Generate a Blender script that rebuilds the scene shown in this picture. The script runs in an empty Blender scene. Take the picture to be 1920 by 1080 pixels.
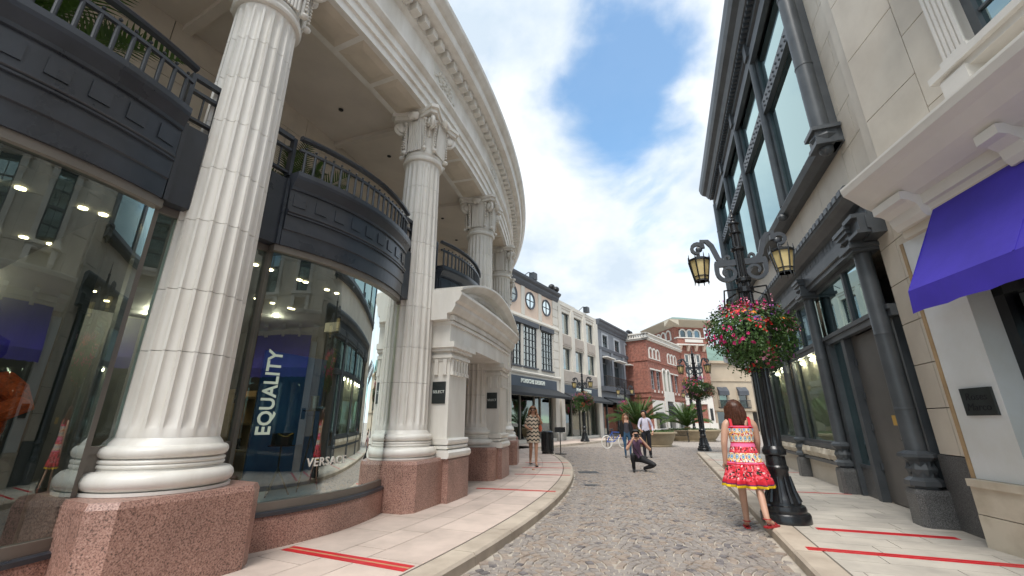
import bpy, bmesh, math, random
from mathutils import Vector, Matrix, Quaternion
random.seed(7)
R = math.radians
SC = bpy.context.scene
COL = SC.collection
# ---------------------------------------------------------------- camera
cam_d = bpy.data.cameras.new('camera'); cam = bpy.data.objects.new('camera', cam_d); COL.objects.link(cam)
cam_d.sensor_width = 36.0; cam_d.lens = 14.59; cam_d.clip_start = 0.05; cam_d.clip_end = 3000
cam.location = (0, 0, 1.4); cam.rotation_euler = (R(90 + 17.814), 0, R(0.12))
SC.camera = cam
# ---------------------------------------------------------------- world: Nishita sky behind broken cloud
W = bpy.data.worlds.new('World'); SC.world = W; W.use_nodes = True
nt = W.node_tree; nt.nodes.clear()
def wn(t, **k):
    n = nt.nodes.new(t)
    for a, b in k.items(): setattr(n, a, b)
    return n
SUN_EL, SUN_AZ = R(60), R(200)      # azimuth measured clockwise from +Y
sky = wn('ShaderNodeTexSky', sky_type='NISHITA'); sky.sun_disc = False
sky.sun_elevation = SUN_EL; sky.sun_rotation = SUN_AZ; sky.air_density = 1.0; sky.dust_density = 0.3; sky.ozone_density = 0.7
geo = wn('ShaderNodeTexCoord')
sep = wn('ShaderNodeSeparateXYZ'); nt.links.new(geo.outputs['Generated'], sep.inputs[0])
zc = wn('ShaderNodeMath', operation='MAXIMUM'); zc.inputs[1].default_value = 0.0; nt.links.new(sep.outputs[2], zc.inputs[0])
za = wn('ShaderNodeMath', operation='ADD'); za.inputs[1].default_value = 0.55; nt.links.new(zc.outputs[0], za.inputs[0])
dv = wn('ShaderNodeVectorMath', operation='DIVIDE'); nt.links.new(geo.outputs['Generated'], dv.inputs[0])
cmb = wn('ShaderNodeCombineXYZ')
for i in range(3): nt.links.new(za.outputs[0], cmb.inputs[i])
nt.links.new(cmb.outputs[0], dv.inputs[1])
n1 = wn('ShaderNodeTexNoise'); n1.inputs['Scale'].default_value = 2.6; n1.inputs['Detail'].default_value = 9; n1.inputs['Roughness'].default_value = 0.52; n1.inputs['Distortion'].default_value = 0.25
mp = wn('ShaderNodeMapping'); mp.inputs['Location'].default_value = (3.1, 1.4, 0.0); nt.links.new(dv.outputs[0], mp.inputs[0]); nt.links.new(mp.outputs[0], n1.inputs['Vector'])
# a rift of blue in the cloud deck
hole = wn('ShaderNodeVectorMath', operation='DISTANCE'); hole.inputs[1].default_value = (0.262, 0.735, 0.625)
nrm = wn('ShaderNodeVectorMath', operation='NORMALIZE'); nt.links.new(geo.outputs['Generated'], nrm.inputs[0])
sq = wn('ShaderNodeVectorMath', operation='MULTIPLY'); sq.inputs[1].default_value = (1.5, 1.0, 0.75); nt.links.new(nrm.outputs[0], sq.inputs[0])
hole.inputs[1].default_value = (0.255 * 1.5, 0.735, 0.64 * 0.75); nt.links.new(sq.outputs[0], hole.inputs[0])
hm = wn('ShaderNodeMapRange'); hm.inputs[1].default_value = 0.05; hm.inputs[2].default_value = 0.27; hm.inputs[3].default_value = -0.17; hm.inputs[4].default_value = 0.14
nt.links.new(hole.outputs['Value'], hm.inputs[0])
nsc = wn('ShaderNodeMath', operation='MULTIPLY_ADD'); nsc.inputs[1].default_value = 1.7; nsc.inputs[2].default_value = -0.35; nt.links.new(n1.outputs['Fac'], nsc.inputs[0])
ad = wn('ShaderNodeMath', operation='ADD'); nt.links.new(nsc.outputs[0], ad.inputs[0]); nt.links.new(hm.outputs[0], ad.inputs[1])
cr = wn('ShaderNodeMapRange', interpolation_type='SMOOTHSTEP'); cr.inputs[1].default_value = 0.34; cr.inputs[2].default_value = 0.62; cr.inputs[3].default_value = 0.10; cr.inputs[4].default_value = 1.0
nt.links.new(ad.outputs[0], cr.inputs[0])
n2 = wn('ShaderNodeTexNoise'); n2.inputs['Scale'].default_value = 3.4; n2.inputs['Detail'].default_value = 7; n2.inputs['Roughness'].default_value = 0.55
mp2 = wn('ShaderNodeMapping'); mp2.inputs['Location'].default_value = (7.7, -2.4, 1.0); nt.links.new(dv.outputs[0], mp2.inputs[0]); nt.links.new(mp2.outputs[0], n2.inputs['Vector'])
cc = wn('ShaderNodeValToRGB'); cc.color_ramp.elements[0].position = 0.38; cc.color_ramp.elements[0].color = (0.36, 0.42, 0.48, 1)
cc.color_ramp.elements[1].position = 0.60; cc.color_ramp.elements[1].color = (0.56, 0.58, 0.595, 1)
nt.links.new(n2.outputs['Fac'], cc.inputs[0])
skm = wn('ShaderNodeVectorMath', operation='MULTIPLY'); skm.inputs[1].default_value = (0.105, 0.145, 0.15); nt.links.new(sky.outputs[0], skm.inputs[0])
mx = wn('ShaderNodeMixRGB'); nt.links.new(cr.outputs[0], mx.inputs[0]); nt.links.new(skm.outputs[0], mx.inputs[1]); nt.links.new(cc.outputs[0], mx.inputs[2])
bg = wn('ShaderNodeBackground'); bg.inputs[1].default_value = 1.0; nt.links.new(mx.outputs[0], bg.inputs[0])
wo = wn('ShaderNodeOutputWorld'); nt.links.new(bg.outputs[0], wo.inputs[0])
# ---------------------------------------------------------------- sun through thin cloud
sd = bpy.data.lights.new('sun', 'SUN'); sd.energy = 2.0; sd.angle = R(28); sd.color = (1, 0.95, 0.88)
so = bpy.data.objects.new('sun', sd); COL.objects.link(so); so.location = (-10, -30, 40)
sdir = Vector((math.sin(SUN_AZ) * math.cos(SUN_EL), math.cos(SUN_AZ) * math.cos(SUN_EL), math.sin(SUN_EL)))
so.rotation_euler = (-sdir).to_track_quat('-Z', 'Y').to_euler()
vs = SC.view_settings; vs.view_transform = 'Standard'; vs.look = 'None'; vs.gamma = 1.0; vs.use_curve_mapping = False; vs.exposure = 1.02
SC.cycles.max_bounces = 8; SC.cycles.transparent_max_bounces = 12; SC.cycles.use_denoising = True

# ---------------------------------------------------------------- helpers
def wloc(o):
    v = Vector((0, 0, 0))
    while o is not None:
        v += o.location; o = o.parent
    return v
def tag(o, label=None, cat=None, group=None, kind=None):
    if label: o['label'] = label
    if cat: o['category'] = cat
    if group: o['group'] = group
    if kind: o['kind'] = kind
    return o
def empty(name, loc, label, cat, group=None, rz=0):
    o = bpy.data.objects.new(name, None); COL.objects.link(o); o.location = loc; o.rotation_euler = (0, 0, rz)
    o.empty_display_size = 0.2
    return tag(o, label, cat, group)
def link(name, me, mat=None, parent=None, world=True):
    o = bpy.data.objects.new(name, me); COL.objects.link(o)
    if mat is not None and len(me.materials) == 0:
        for m in (mat if isinstance(mat, (list, tuple)) else [mat]): me.materials.append(m)
    if parent is not None:
        o.parent = parent
        if world: o.location = -wloc(parent)
    return o
class MB:
    def __init__(s): s.v = []; s.f = []; s.mi = []; s.cur = 0
    def add(s, vs, fs):
        n = len(s.v); s.v.extend(tuple(v) for v in vs); s.f.extend([tuple(i + n for i in f) for f in fs]); s.mi.extend([s.cur] * len(fs)); return s
    def box(s, x0, x1, y0, y1, z0, z1, T=None, n=1):
        """box in local (x,y,z), mapped by T; n slices along x"""
        T = T or (lambda a, b, c: (a, b, c)); vs = []; fs = []
        for i in range(n + 1):
            x = x0 + (x1 - x0) * i / n
            vs += [T(x, y0, z0), T(x, y1, z0), T(x, y1, z1), T(x, y0, z1)]
        for i in range(n):
            a = 4 * i; b = a + 4
            fs += [(a, a + 1, b + 1, b), (a + 1, a + 2, b + 2, b + 1), (a + 2, a + 3, b + 3, b + 2), (a + 3, a, b, b + 3)]
        fs += [(3, 2, 1, 0), (4 * n, 4 * n + 1, 4 * n + 2, 4 * n + 3)]
        return s.add(vs, fs)
    def sweep(s, prof, x0, x1, T, n=1, caps=True):
        """closed profile [(y,z)] swept along local x"""
        m = len(prof); vs = []; fs = []
        for i in range(n + 1):
            x = x0 + (x1 - x0) * i / n
            vs += [T(x, y, z) for y, z in prof]
        for i in range(n):
            for j in range(m):
                k = (j + 1) % m
                fs.append((i * m + j, i * m + k, (i + 1) * m + k, (i + 1) * m + j))
        if caps: fs += [tuple(range(m - 1, -1, -1)), tuple(n * m + j for j in range(m))]
        return s.add(vs, fs)
    def lathe(s, prof, n=24, c=(0, 0, 0), rf=None, a0=0, a1=2 * math.pi, T=None, cap=True):
        vs = []; fs = []; full = abs(a1 - a0 - 2 * math.pi) < 1e-6; m = len(prof); cnt = n if full else n + 1
        for i in range(cnt):
            a = a0 + (a1 - a0) * i / n
            for r, z in prof:
                rr = rf(r, z, a) if rf else r
                p = (c[0] + rr * math.cos(a), c[1] + rr * math.sin(a), c[2] + z)
                vs.append(T(*p) if T else p)
        for i in range(n):
            i2 = (i + 1) % cnt
            for j in range(m - 1): fs.append((i * m + j, i2 * m + j, i2 * m + j + 1, i * m + j + 1))
        if full and cap:
            fs.append(tuple(i * m for i in range(n))[::-1]); fs.append(tuple(i * m + m - 1 for i in range(n)))
        return s.add(vs, fs)
    def tube(s, pts, rad, n=8, cap=True):
        pts = [Vector(p) for p in pts]; rads = rad if isinstance(rad, (list, tuple)) else [rad] * len(pts)
        vs = []; fs = []; ref = None
        for i, p in enumerate(pts):
            d = (pts[min(i + 1, len(pts) - 1)] - pts[max(i - 1, 0)])
            d = d.normalized() if d.length > 1e-9 else Vector((0, 0, 1))
            if ref is None: ref = Vector((0, 0, 1)) if abs(d.z) < 0.9 else Vector((1, 0, 0))
            u = ref - d * ref.dot(d)
            if u.length < 1e-6: u = d.orthogonal()
            u.normalize(); w = d.cross(u); ref = u
            for k in range(n):
                a = 2 * math.pi * k / n; vs.append(p + (u * math.cos(a) + w * math.sin(a)) * rads[i])
        for i in range(len(pts) - 1):
            for k in range(n):
                k2 = (k + 1) % n; fs.append((i * n + k, i * n + k2, (i + 1) * n + k2, (i + 1) * n + k))
        if cap: fs += [tuple(range(n))[::-1], tuple((len(pts) - 1) * n + k for k in range(n))]
        return s.add(vs, fs)
    def ribbon(s, pts, w, t, up):
        """flat bar w wide (along up) and t thick, following pts lying in a plane with normal up"""
        up = Vector(up).normalized(); pts = [Vector(p) for p in pts]; vs = []; fs = []; ws = w if isinstance(w, (list, tuple)) else [w] * len(pts)
        for i, p in enumerate(pts):
            d = (pts[min(i + 1, len(pts) - 1)] - pts[max(i - 1, 0)]).normalized(); nrm = d.cross(up).normalized()
            vs += [p - up * t / 2 - nrm * ws[i] / 2, p + up * t / 2 - nrm * ws[i] / 2, p + up * t / 2 + nrm * ws[i] / 2, p - up * t / 2 + nrm * ws[i] / 2]
        for i in range(len(pts) - 1):
            a = 4 * i; b = a + 4
            for j in range(4): fs.append((a + j, a + (j + 1) % 4, b + (j + 1) % 4, b + j))
        k = 4 * (len(pts) - 1); fs += [(3, 2, 1, 0), (k, k + 1, k + 2, k + 3)]
        return s.add(vs, fs)
    def ell(s, c, r, nu=12, nv=8, M=None):
        vs = []; fs = []
        for j in range(nv + 1):
            t = math.pi * j / nv
            for i in range(nu):
                a = 2 * math.pi * i / nu
                v = Vector((r[0] * math.sin(t) * math.cos(a), r[1] * math.sin(t) * math.sin(a), r[2] * math.cos(t)))
                if M is not None: v = M @ v
                vs.append(Vector(c) + v)
        for j in range(nv):
            for i in range(nu):
                i2 = (i + 1) % nu; fs.append((j * nu + i, j * nu + i2, (j + 1) * nu + i2, (j + 1) * nu + i))
        return s.add(vs, fs)
    def mesh(s, name, smooth=False, angle=None):
        me = bpy.data.meshes.new(name); me.from_pydata(s.v, [], s.f)
        bm = bmesh.new(); bm.from_mesh(me); bmesh.ops.remove_doubles(bm, verts=bm.verts, dist=1e-5) if smooth else None
        bmesh.ops.recalc_face_normals(bm, faces=bm.faces)
        if not smooth and len(set(s.mi)) > 1:
            for f, i in zip(bm.faces, s.mi): f.material_index = i
        bm.to_mesh(me); bm.free()
        if smooth:
            for p in me.polygons: p.use_smooth = True
            try: me.set_sharp_from_angle(angle=R(angle or 40))
            except Exception: pass
        return me
    def build(s, name, mat=None, parent=None, world=True, smooth=False, angle=None):
        return link(name, s.mesh(name, smooth, angle), mat, parent, world)
def copy_tree(o, parent=None):
    c = o.copy(); COL.objects.link(c); c.parent = parent
    for ch in o.children: copy_tree(ch, c)
    return c
def text_mb(txt, size, depth=0.006, align='CENTER', bold=0.0, spacing=1.0):
    cu = bpy.data.curves.new('t', 'FONT'); cu.body = txt; cu.size = size; cu.extrude = depth; cu.align_x = align; cu.align_y = 'CENTER'; cu.offset = bold; cu.space_character = spacing; cu.resolution_u = 3
    o = bpy.data.objects.new('t', cu); COL.objects.link(o)
    dg = bpy.context.evaluated_depsgraph_get(); me = bpy.data.meshes.new_from_object(o.evaluated_get(dg))
    mb = MB(); mb.add([v.co[:] for v in me.vertices], [tuple(p.vertices) for p in me.polygons])
    bpy.data.objects.remove(o); bpy.data.meshes.remove(me); bpy.data.curves.remove(cu)
    return mb
def remap(mb, fn):
    mb.v = [tuple(fn(*v)) for v in mb.v]; return mb
# ---------------------------------------------------------------- materials
def new_mat(name):
    m = bpy.data.materials.new(name); m.use_nodes = True; t = m.node_tree
    return m, t, t.nodes['Principled BSDF']
def nd(t, typ, **k):
    n = t.nodes.new(typ)
    for a, b in k.items(): setattr(n, a, b)
    return n
def mat(name, col, rough=0.6, var=0.12, scale=3.0, bump=0.0, bscale=60.0, metal=0.0, spec=0.5, col2=None, obj=True, streak=False, rvar=0.0):
    """principled with two-scale noise colour variation and optional fine bump"""
    m, t, b = new_mat(name); L = t.links.new
    tc = nd(t, 'ShaderNodeTexCoord'); src = tc.outputs['Object']
    if streak:
        mpp = nd(t, 'ShaderNodeMapping'); mpp.inputs['Scale'].default_value = (1, 1, 0.25); L(src, mpp.inputs[0]); src = mpp.outputs[0]
    n = nd(t, 'ShaderNodeTexNoise'); n.inputs['Scale'].default_value = scale; n.inputs['Detail'].default_value = 6; n.inputs['Roughness'].default_value = 0.6; L(src, n.inputs['Vector'])
    r = nd(t, 'ShaderNodeValToRGB'); c2 = col2 or tuple(c * (1 - 2 * var) for c in col)
    r.color_ramp.elements[0].position = 0.3; r.color_ramp.elements[0].color = (*c2, 1); r.color_ramp.elements[1].position = 0.62; r.color_ramp.elements[1].color = (*col, 1)
    L(n.outputs['Fac'], r.inputs[0])
    oi = nd(t, 'ShaderNodeObjectInfo'); mr = nd(t, 'ShaderNodeMapRange'); mr.inputs[3].default_value = 1 - var * 0.55; mr.inputs[4].default_value = 1 + var * 0.35
    L(oi.outputs['Random'], mr.inputs[0])
    mm = nd(t, 'ShaderNodeVectorMath', operation='SCALE'); L(r.outputs[0], mm.inputs[0]); L(mr.outputs[0], mm.inputs['Scale'])
    L(mm.outputs[0], b.inputs['Base Color'])
    b.inputs['Roughness'].default_value = rough; b.inputs['Metallic'].default_value = metal; b.inputs['Specular IOR Level'].default_value = spec
    if rvar:
        rr = nd(t, 'ShaderNodeMapRange'); rr.inputs[3].default_value = rough - rvar; rr.inputs[4].default_value = rough + rvar; L(n.outputs['Fac'], rr.inputs[0]); L(rr.outputs[0], b.inputs['Roughness'])
    if bump:
        n2 = nd(t, 'ShaderNodeTexNoise'); n2.inputs['Scale'].default_value = bscale; n2.inputs['Detail'].default_value = 4; L(tc.outputs['Object'], n2.inputs['Vector'])
        bp = nd(t, 'ShaderNodeBump'); bp.inputs['Strength'].default_value = bump; bp.inputs['Distance'].default_value = 0.01; L(n2.outputs['Fac'], bp.inputs['Height']); L(bp.outputs[0], b.inputs['Normal'])
    return m
def granite(name, cols, scale=55, rough=0.35):
    m, t, b = new_mat(name); L = t.links.new; tc = nd(t, 'ShaderNodeTexCoord')
    n = nd(t, 'ShaderNodeTexNoise'); n.inputs['Scale'].default_value = scale; n.inputs['Detail'].default_value = 3; n.inputs['Roughness'].default_value = 0.75; L(tc.outputs['Object'], n.inputs['Vector'])
    r = nd(t, 'ShaderNodeValToRGB'); r.color_ramp.interpolation = 'LINEAR'
    r.color_ramp.elements[0].position = 0.36; r.color_ramp.elements[0].color = (*cols[0], 1); r.color_ramp.elements[1].position = 0.68; r.color_ramp.elements[1].color = (*cols[2], 1)
    e = r.color_ramp.elements.new(0.48); e.color = (*cols[1], 1); L(n.outputs['Fac'], r.inputs[0])
    n3 = nd(t, 'ShaderNodeTexNoise'); n3.inputs['Scale'].default_value = 2.5; n3.inputs['Detail'].default_value = 4; L(tc.outputs['Object'], n3.inputs['Vector'])
    mr = nd(t, 'ShaderNodeMapRange'); mr.inputs[1].default_value = 0.3; mr.inputs[2].default_value = 0.7; mr.inputs[3].default_value = 0.8; mr.inputs[4].default_value = 1.12; L(n3.outputs['Fac'], mr.inputs[0])
    mm = nd(t, 'ShaderNodeVectorMath', operation='SCALE'); L(r.outputs[0], mm.inputs[0]); L(mr.outputs[0], mm.inputs['Scale']); L(mm.outputs[0], b.inputs['Base Color'])
    b.inputs['Roughness'].default_value = rough
    return m
def glass(name, tint=(0.60, 0.78, 0.78), refl=1.7, base=0.09, rough=0.0, gc=(0.90, 0.97, 0.95)):
    m, t, b = new_mat(name); L = t.links.new; t.nodes.remove(b); out = t.nodes['Material Output']
    tr = nd(t, 'ShaderNodeBsdfTransparent'); tr.inputs[0].default_value = (*tint, 1); gl = nd(t, 'ShaderNodeBsdfGlossy'); gl.inputs['Roughness'].default_value = rough; gl.inputs[0].default_value = (*gc, 1)
    fr = nd(t, 'ShaderNodeFresnel'); fr.inputs[0].default_value = 1.5; ma = nd(t, 'ShaderNodeMath', operation='MULTIPLY_ADD'); ma.inputs[1].default_value = refl; ma.inputs[2].default_value = base; ma.use_clamp = True
    L(fr.outputs[0], ma.inputs[0]); mxs = nd(t, 'ShaderNodeMixShader'); L(ma.outputs[0], mxs.inputs[0]); L(tr.outputs[0], mxs.inputs[1]); L(gl.outputs[0], mxs.inputs[2]); L(mxs.outputs[0], out.inputs['Surface'])
    return m
def emis(name, col, st):
    m, t, b = new_mat(name); b.inputs['Base Color'].default_value = (*col, 1); b.inputs['Emission Color'].default_value = (*col, 1); b.inputs['Emission Strength'].default_value = st
    return m
MT = {}
MT['terracotta'] = mat('cream_glazed_terracotta', (0.84, 0.815, 0.76), 0.34, 0.09, 2.4, 0.06, 40, col2=(0.67, 0.63, 0.56), streak=True)
MT['terra_relief'] = mat('cream_relief', (0.76, 0.73, 0.66), 0.45, 0.08, 4, 0.0)
MT['mortar'] = mat('joint_mortar', (0.30, 0.26, 0.21), 0.9, 0.15, 8)
MT['loggia'] = mat('loggia_stone', (0.70, 0.62, 0.51), 0.7, 0.08, 2.0, 0.1, 40)
MT['soffit'] = mat('soffit_plaster', (0.74, 0.67, 0.59), 0.8, 0.06, 1.2)
MT['pink_granite'] = granite('pink_granite', ((0.09, 0.06, 0.052), (0.37, 0.20, 0.155), (0.56, 0.37, 0.31)), 75, 0.38)
MT['grey_granite'] = granite('grey_granite', ((0.025, 0.025, 0.026), (0.10, 0.10, 0.10), (0.24, 0.24, 0.24)), 110, 0.4)
MT['dark_metal'] = mat('blue_black_painted_metal', (0.040, 0.047, 0.060), 0.30, 0.22, 1.8, 0.04, 30, spec=0.6, col2=(0.022, 0.026, 0.034), rvar=0.1)
MT['bronze'] = mat('bronze_window_frame', (0.21, 0.19, 0.165), 0.4, 0.1, 2, metal=0.35)
MT['iron'] = mat('black_cast_iron', (0.012, 0.013, 0.015), 0.26, 0.15, 5, 0.08, 70, spec=0.6)
MT['iron_grey'] = mat('grey_painted_iron', (0.045, 0.051, 0.060), 0.38, 0.15, 5, 0.1, 70)
MT['front_iron'] = mat('charcoal_painted_iron_front', (0.085, 0.095, 0.104), 0.40, 0.16, 2.5, 0.06, 40, col2=(0.055, 0.062, 0.070))
MT['door'] = mat('grey_brown_painted_door', (0.125, 0.116, 0.108), 0.4, 0.12, 1.5)
MT['limestone'] = mat('cream_limestone', (0.66, 0.60, 0.51), 0.65, 0.07, 1.5, 0.08, 60, col2=(0.56, 0.50, 0.42))
MT['limestone_warm'] = mat('warm_stained_limestone', (0.60, 0.54, 0.44), 0.7, 0.12, 2.2, 0.12, 50, col2=(0.42, 0.36, 0.27))
MT['white_paint'] = mat('off_white_paint', (0.76, 0.74, 0.69), 0.5, 0.05, 1.5)
MT['slab_white'] = mat('white_marble_slab', (0.72, 0.75, 0.77), 0.3, 0.06, 1.2, col2=(0.63, 0.64, 0.62))
MT['cornice_white'] = mat('cream_painted_cornice', (0.74, 0.71, 0.66), 0.5, 0.05, 1.5)
MT['awning_blue'] = mat('violet_blue_canvas', (0.050, 0.030, 0.42), 0.75, 0.10, 2.0, 0.12, 300)
MT['awning_black'] = mat('charcoal_canvas', (0.030, 0.034, 0.040), 0.8, 0.15, 2.0, 0.1, 300)
MT['glass'] = glass('shop_glass')
MT['glass_clear'] = glass('clear_display_glass', (0.82, 0.88, 0.87), 0.55, 0.03)
MT['glass_dark'] = glass('dark_window_glass', (0.30, 0.36, 0.38), 1.6, 0.10)
MT['glass_sky'] = glass('oriel_tinted_glass', (0.30, 0.46, 0.48), 1.2, 0.38, gc=(0.62, 0.82, 0.84))
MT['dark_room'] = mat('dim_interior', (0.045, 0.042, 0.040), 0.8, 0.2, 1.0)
MT['sett_bed'] = mat('pale_sett_mortar', (0.48, 0.43, 0.365), 0.9, 0.15, 5, 0.2, 80)
MT['shop_wall'] = mat('shop_interior_wall', (0.17, 0.17, 0.175), 0.7, 0.2, 0.8)
MT['shop_floor'] = mat('dark_patterned_shop_floor', (0.06, 0.055, 0.05), 0.3, 0.3, 6)
MT['blue_panel'] = mat('blue_backdrop', (0.020, 0.075, 0.20), 0.5, 0.35, 1.2, col2=(0.06, 0.16, 0.32))
MT['tan'] = mat('tan_wood', (0.45, 0.31, 0.17), 0.5, 0.15, 3)
MT['curtain'] = mat('pale_curtain', (0.74, 0.66, 0.52), 0.9, 0.08, 3)
MT['lamp_on'] = emis('lit_downlight', (1.0, 0.72, 0.38), 9)
MT['gold'] = mat('gold_metal', (0.75, 0.52, 0.16), 0.25, 0.1, 5, metal=0.9)
MT['leather'] = mat('black_leather', (0.012, 0.012, 0.013), 0.35, 0.1, 5)
MT['white_letter'] = mat('white_lettering', (0.82, 0.86, 0.80), 0.5, 0.02, 1)
MT['green_letter'] = mat('pale_green_window_lettering', (0.62, 0.74, 0.62), 0.6, 0.03, 1)
MT['plaque'] = mat('dark_bronze_plaque', (0.030, 0.038, 0.038), 0.28, 0.2, 6, spec=0.6)
MT['plaque_txt'] = mat('plaque_engraving', (0.006, 0.007, 0.012), 0.5, 0.1, 5)
MT['red_tape'] = mat('red_floor_tape', (0.60, 0.012, 0.022), 0.4, 0.12, 6)
MT['tan_tape'] = mat('tape_gap_tan', (0.50, 0.26, 0.14), 0.6, 0.1, 6)
MT['paving'] = mat('pinkish_paving_slab', (0.61, 0.50, 0.435), 0.75, 0.18, 1.6, 0.12, 90, col2=(0.44, 0.36, 0.31))
MT['paving_r'] = mat('grey_cream_paving_slab', (0.50, 0.46, 0.40), 0.75, 0.15, 2.4, 0.12, 90, col2=(0.37, 0.34, 0.30))
MT['kerb'] = mat('kerb_stone', (0.50, 0.43, 0.35), 0.75, 0.14, 2.5, 0.15, 70, col2=(0.36, 0.30, 0.24))
MT['joint'] = mat('paving_joint', (0.20, 0.175, 0.15), 0.9, 0.15, 10)
MT['cobble'] = mat('porphyry_sett', (0.31, 0.275, 0.245), 0.62, 0.25, 14, 0.25, 120, col2=(0.20, 0.175, 0.165))
MT['cobble_b'] = mat('brownish_sett', (0.33, 0.27, 0.22), 0.62, 0.25, 14, 0.25, 120, col2=(0.24, 0.19, 0.16))
MT['cobble_c'] = mat('dark_sett', (0.19, 0.17, 0.17), 0.6, 0.25, 14, 0.25, 120)
MT['leaf'] = mat('leaf_green', (0.065, 0.14, 0.025), 0.5, 0.35, 9, col2=(0.022, 0.058, 0.012))
MT['palm'] = mat('palm_green', (0.075, 0.15, 0.020), 0.42, 0.3, 4, col2=(0.03, 0.075, 0.012))
MT['skin'] = mat('skin', (0.56, 0.33, 0.235), 0.5, 0.06, 6)
MT['skin_tan'] = mat('tanned_skin', (0.46, 0.25, 0.16), 0.5, 0.06, 6)
MT['planter'] = mat('tan_cast_stone', (0.36, 0.29, 0.19), 0.75, 0.12, 3, 0.15, 60)
def plain(name, col, rough=0.6, metal=0.0): return mat(name, col, rough, 0.06, 4, metal=metal)
def road_mat():
    """far setts: fine cell pattern in the material where single stones can no longer be told apart"""
    m, t, b = new_mat('sett_paving_and_mortar'); L = t.links.new; tc = nd(t, 'ShaderNodeTexCoord')
    v = nd(t, 'ShaderNodeTexVoronoi', feature='F1'); v.inputs['Scale'].default_value = 9.5; v.inputs['Randomness'].default_value = 0.45; L(tc.outputs['Object'], v.inputs['Vector'])
    e = nd(t, 'ShaderNodeTexVoronoi', feature='DISTANCE_TO_EDGE'); e.inputs['Scale'].default_value = 9.5; e.inputs['Randomness'].default_value = 0.45; L(tc.outputs['Object'], e.inputs['Vector'])
    r = nd(t, 'ShaderNodeValToRGB'); r.color_ramp.elements[0].color = (0.19, 0.165, 0.155, 1); r.color_ramp.elements[1].color = (0.34, 0.29, 0.255, 1); L(v.outputs['Color'], r.inputs[0])
    g = nd(t, 'ShaderNodeMath', operation='GREATER_THAN'); g.inputs[1].default_value = 0.07; L(e.outputs['Distance'], g.inputs[0])
    mx = nd(t, 'ShaderNodeMixRGB'); mx.inputs[1].default_value = (0.46, 0.41, 0.34, 1); L(g.outputs[0], mx.inputs[0]); L(r.outputs[0], mx.inputs[2]); L(mx.outputs[0], b.inputs['Base Color']); b.inputs['Roughness'].default_value = 0.7
    return m
def brick_mat():
    m, t, b = new_mat('red_brickwork'); L = t.links.new; uv = nd(t, 'ShaderNodeUVMap')
    k = nd(t, 'ShaderNodeTexBrick'); k.inputs['Scale'].default_value = 1.0; k.inputs['Brick Width'].default_value = 0.24; k.inputs['Row Height'].default_value = 0.085; k.inputs['Mortar Size'].default_value = 0.010
    k.inputs['Color1'].default_value = (0.30, 0.085, 0.055, 1); k.inputs['Color2'].default_value = (0.21, 0.060, 0.042, 1); k.inputs['Mortar'].default_value = (0.36, 0.23, 0.18, 1)
    L(uv.outputs[0], k.inputs['Vector'])
    n = nd(t, 'ShaderNodeTexNoise'); n.inputs['Scale'].default_value = 5; tc = nd(t, 'ShaderNodeTexCoord'); L(tc.outputs['Object'], n.inputs['Vector'])
    mr = nd(t, 'ShaderNodeMapRange'); mr.inputs[1].default_value = 0.3; mr.inputs[2].default_value = 0.7; mr.inputs[3].default_value = 0.72; mr.inputs[4].default_value = 1.25; L(n.outputs['Fac'], mr.inputs[0])
    mm = nd(t, 'ShaderNodeVectorMath', operation='SCALE'); L(k.outputs['Color'], mm.inputs[0]); L(mr.outputs[0], mm.inputs['Scale']); L(mm.outputs[0], b.inputs['Base Color']); b.inputs['Roughness'].default_value = 0.85
    return m
MT['road'] = road_mat(); MT['brick'] = brick_mat()
def box_uv(o):
    """planar box-projected UVs in metres"""
    me = o.data; uv = me.uv_layers.new(name='UVMap')
    for p in me.polygons:
        n = p.normal
        for li in p.loop_indices:
            c = me.vertices[me.loops[li].vertex_index].co
            h = (-n.y, n.x); l = math.hypot(*h)
            if l < 0.3: uv.data[li].uv = (c.x, c.y)
            else: uv.data[li].uv = ((c.x * h[0] + c.y * h[1]) / l, c.z)
# ---------------------------------------------------------------- local frames
CX, CY = -27.4, 16.26
def TL(a, r, z): a = R(a); return (CX + r * math.cos(a), CY + r * math.sin(a), z)
def frame(az, s0=0.0, p0=0.0):
    sa, ca = math.sin(R(az)), math.cos(R(az))
    def T(s, p, z): s += s0; p += p0; return (s * sa + p * ca, s * ca - p * sa, z)
    return T
TR = frame(19.5)     # right-hand shop front: s along the street, p to the right, wall at p = 3.28
TA = frame(8.0)      # building with the blue awnings, wall at p = 4.37
TF = frame(33.0)     # far terrace, wall at p = -14.2 (street on the +p side)
TK = frame(38.5, 43.056, 14.1 * math.cos(R(38.5)) - 43.8 * math.sin(R(38.5)))   # brick building, s from its corner
SW = 0.12            # pavement level
# ================================================================ GROUND
road = MB().add([(-260, -200, 0), (300, -200, 0), (300, 420, 0), (-260, 420, 0)], [(0, 1, 2, 3)]).build('road', MT['road'])
tag(road, kind='structure')
rs = random.Random(3)
TS = frame(12.0)
def sett_shape(w, l, rnd):
    j = lambda q: rnd.uniform(-q, q)
    b = [(-w / 2 + j(.004), -l / 2 + j(.004)), (w / 2 + j(.004), -l / 2 + j(.004)), (w / 2 + j(.004), l / 2 + j(.004)), (-w / 2 + j(.004), l / 2 + j(.004))]
    h = 0.014 + rnd.uniform(-.003, .004); k = 0.86
    vs = [(x, y, 0.0025) for x, y in b] + [(x * k, y * k, h + j(.0015)) for x, y in b]
    return vs, [(4, 5, 6, 7), (0, 1, 5, 4), (1, 2, 6, 5), (2, 3, 7, 6), (3, 0, 4, 7)]
bed = [TS(3, -6, .0015), TS(3, 11, .0015), TS(25.5, 11, .0015), TS(25.5, -6, .0015)]
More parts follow.
